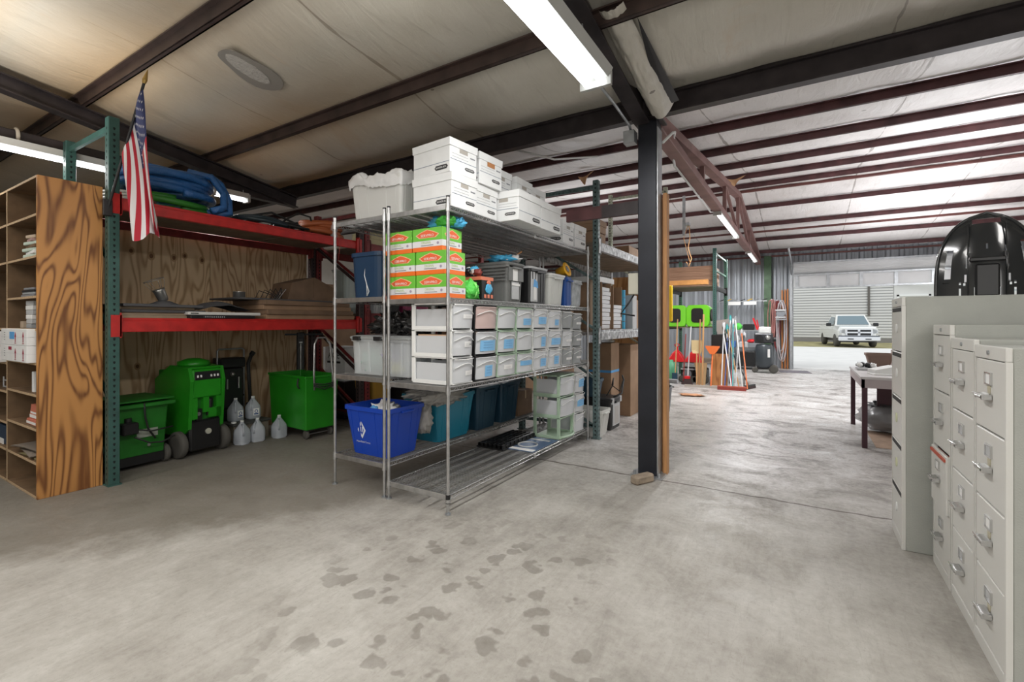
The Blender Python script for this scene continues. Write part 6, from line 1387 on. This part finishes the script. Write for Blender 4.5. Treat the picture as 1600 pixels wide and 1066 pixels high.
# ------------------------------------------------------------------ pickup truck
tk = thing('pickup_truck', 'white pickup truck parked facing the garage opening', 'truck', (2.72, 33.6, 0), R(8))
tw = mat('truck_white_paint', (.74, .74, .71), .25, coat=.6); tg = mat('truck_glass', (.16, .22, .25), .08); tc_ = mat('truck_bright_trim', (.72, .73, .75), .2, .6)
m = MB()
m.loft([[(x, y, z) for x, z in s_] for y, s_ in (
    (0.0, [(-.80, .62), (.80, .62), (.86, .95), (.78, 1.12), (-.78, 1.12), (-.86, .95)]),
    (.25, [(-.96, .55), (.96, .55), (.98, .98), (.88, 1.2), (-.88, 1.2), (-.98, .98)]),
    (1.35, [(-1.0, .5), (1.0, .5), (1.0, 1.05), (.92, 1.28), (-.92, 1.28), (-1.0, 1.05)]),
    (5.6, [(-1.0, .5), (1.0, .5), (1.0, 1.05), (.95, 1.3), (-.95, 1.3), (-1.0, 1.05)]))], tw)
m.obj('body', tk)
m = MB(); m.loft([[(x, y, z) for x, z in ((-a, 0+z0), (a, z0))] + [(b, y2, z1), (-b, y2, z1)] for a, b, y, y2, z0, z1 in ((.9, .72, 1.3, 1.95, 1.26, 1.92), (.93, .74, 3.5, 3.2, 1.26, 1.92))], tw); m.obj('cab', tk)
m = MB(); m.add([(-.80, 1.33, 1.32), (.80, 1.33, 1.32), (.66, 1.86, 1.86), (-.66, 1.86, 1.86)], [(0, 1, 2, 3)], tg)
for s in (-1, 1): m.add([(s*.925, 1.6, 1.32), (s*.945, 3.3, 1.32), (s*.765, 3.1, 1.82), (s*.745, 2.05, 1.82)], [(0, 1, 2, 3)], tg)
m.M = Matrix.Translation((0, -.012, .004)); m.obj('windshield', tk)
m = MB(); m.prism([(-.58, .66), (.58, .66), (.66, .82), (.58, 1.08), (-.58, 1.08), (-.66, .82)], 'y', -.06, .02, tc_); m.obj('grille_surround', tk)
for s in (-1, 1):
    for z0, z1 in ((.70, .83), (.91, 1.02)):
        m = MB(); m.prism([(s*.06, z0), (s*.56, z0), (s*.56, z1), (s*.06, z1)], 'y', -.075, -.05, black); m.obj('grille_opening', tk)
    m = MB(); m.prism([(s*.66, .80), (s*.92, .84), (s*.88, 1.03), (s*.66, 1.06)], 'y', -.0, .3, mat('headlamp_glass', (.50, .52, .54), .1)); m.obj('headlight', tk)
    m = MB(); m.box(s*1.05, s*1.32, 1.52, 1.6, 1.22, 1.42, black, .03); m.bar((s*.93, 1.55, 1.28), (s*1.1, 1.55, 1.26), .04, .04, black); m.obj('side_mirror', tk)
m = MB(); m.box(-1.0, 1.0, -.15, .15, .38, .62, tc_, .04); m.box(-.96, .96, -.1, .2, .60, .68, mat('bumper_shadow', (.10, .11, .13), .5)); m.obj('bumper', tk)
for s in (-1, 1):
    m = MB(); m.box(s*.42-.14, s*.42+.14, -.165, -.14, .46, .52, black); m.obj('fog_lamp', tk)
m = MB(); m.prism([(-.05, .92), (.05, .92), (.04, .84), (0, .80), (-.04, .84)], 'y', -.085, -.06, grey_ink); m.obj('grille_emblem', tk)
for x in (-.88, .88):
    for y in (.95, 4.6): wheel('wheel', tk, (x, y, .40), .40, .26, 'x', lgrey)
m = MB(); m.box(-.8, .8, .3, 5.3, .3, .55, black); m.obj('undercarriage', tk)
# ------------------------------------------------------------------ lights
def area(loc, rot, sx, sy, power, col=(1, 1, 1), spread=180):
    l = bpy.data.lights.new('lamp', 'AREA'); l.shape = 'RECTANGLE'; l.size = sx; l.size_y = sy; l.energy = power; l.color = col; l.spread = R(spread)
    o = bpy.data.objects.new('tube_or_fill_light', l); o.location = loc; o.rotation_euler = rot; COL.objects.link(o); return o
hous = mat('fixture_enamel', (.42, .42, .40), .5)
def fixture(name, label, loc, L, tubes=1, rz=0, power=60, col=(1, .98, .95), hang=.14):
    t = thing(name, label, 'light', loc, rz)
    w = .13 if tubes > 1 else .07
    m = MB(); m.prism([(-w, .09), (-w*.75, .03), (w*.75, .03), (w, .09)], 'y', -L/2, L/2, hous)
    m.box(-w*.9, w*.9, -L/2-.02, -L/2+.012, -.022, .08, hous); m.box(-w*.9, w*.9, L/2-.012, L/2+.02, -.022, .08, hous); m.obj('housing', t)
    for k in range(tubes):
        x = 0 if tubes == 1 else (-.055 if k == 0 else .055)
        m = MB(); m.cyl((x, -L/2+.02, 0), (x, L/2-.02, 0), .019, tubeglow, n=10); m.obj('tube', t)
    m = MB()
    for sy in (-1, 1): m.cyl((0, sy*L*.4, .09), (0, sy*L*.4, hang), .006, galv, n=6)
    m.obj('hanger', t)
    for k in range(tubes): area((loc[0]+(0 if tubes == 1 else (-.055, .055)[k]), loc[1], loc[2]-.024), (0, 0, rz), .034, L*.95, power/tubes, col)
    return t
fixture('tube_light', 'twin tube fluorescent fixture hanging under the heavy rafter near the column', (-1.27, 2.0, 3.12), 2.4, 2, power=52, hang=.40)
fixture('tube_light', 'fluorescent tube fixture behind the green rack upright above the bookcase', (-6.3, 1.35, 3.03), 2.2, power=22)
fixture('tube_light', 'short fluorescent tube glowing past the blue hose coil', (-6.3, 3.27, 3.03), .42, power=12)
fixture('tube_light', 'longer fluorescent tube fixture under the truss lower chord', (-1.2, 9.6, 3.2), 2.5, power=110, col=(1, 1, 1))
fixture('tube_light', 'small distant fluorescent tube fixture at the far end of the truss', (-1.2, 14.4, 3.2), 2.0, power=90, col=(1, 1, 1))
# fill lights added without fixtures, around the camera and across the bays
for (x, y, z, p) in ((-3.2, .2, 3.25, 26), (-1.2, -1.6, 3.3, 60), (2.6, .6, 3.3, 60), (-4.6, -1.6, 3.4, 60)): area((x, y, z), (0, 0, 0), .4, 2.4, p, (1, .97, .93))
area((1.5, -2.5, 1.9), (R(80), 0, R(18)), 2.5, 1.6, 60, (1, .98, .95))
for (x, y, p) in ((3.4, 8.6, 130), (3.4, 13.4, 130), (-5.2, 10.0, 90), (-5.5, 14.5, 70), (-8, 8, 50)): area((x, y, 3.1), (0, 0, 0), .5, 2.4, p)
for (x, y, p) in ((2.2, 9.0, 90), (2.2, 13.5, 70), (-4, 10, 50)): area((x, y, 2.3), (R(180), 0, 0), 1.2, 3, p, (.97, .97, 1))  # upward fill added to brighten the white roof, no fixture there
for (x, y, p) in ((-2.2, .9, 14), (-5.4, .4, 34), (2, 1.0, 14)): area((x, y, 2.75), (R(180), 0, 0), .5, 2, p, (1, .96, .9))  # upward fill added for the cream ceiling, no fixture there

w = bpy.data.worlds.new('overcast'); SC.world = w; w.use_nodes = True
bg = w.node_tree.nodes['Background']; bg.inputs[0].default_value = (.93, .97, 1, 1); bg.inputs[1].default_value = 1.15
sun = bpy.data.lights.new('sun', 'SUN'); sun.energy = .8; sun.angle = R(30); so = bpy.data.objects.new('sun_light', sun); so.rotation_euler = (R(38), 0, R(20)); COL.objects.link(so)

cam = bpy.data.cameras.new('camera'); co = bpy.data.objects.new('camera', cam); COL.objects.link(co); SC.camera = co
co.location = (0, 0, 1.41); co.rotation_euler = (R(90), 0, R(31.7))
cam.sensor_width = 36; cam.lens = 737/1600*36; cam.shift_y = (505-533)/1600; cam.clip_end = 200; cam.clip_start = .05
SC.view_settings.view_transform = 'Standard'; SC.view_settings.exposure = 0; SC.view_settings.look = 'None'
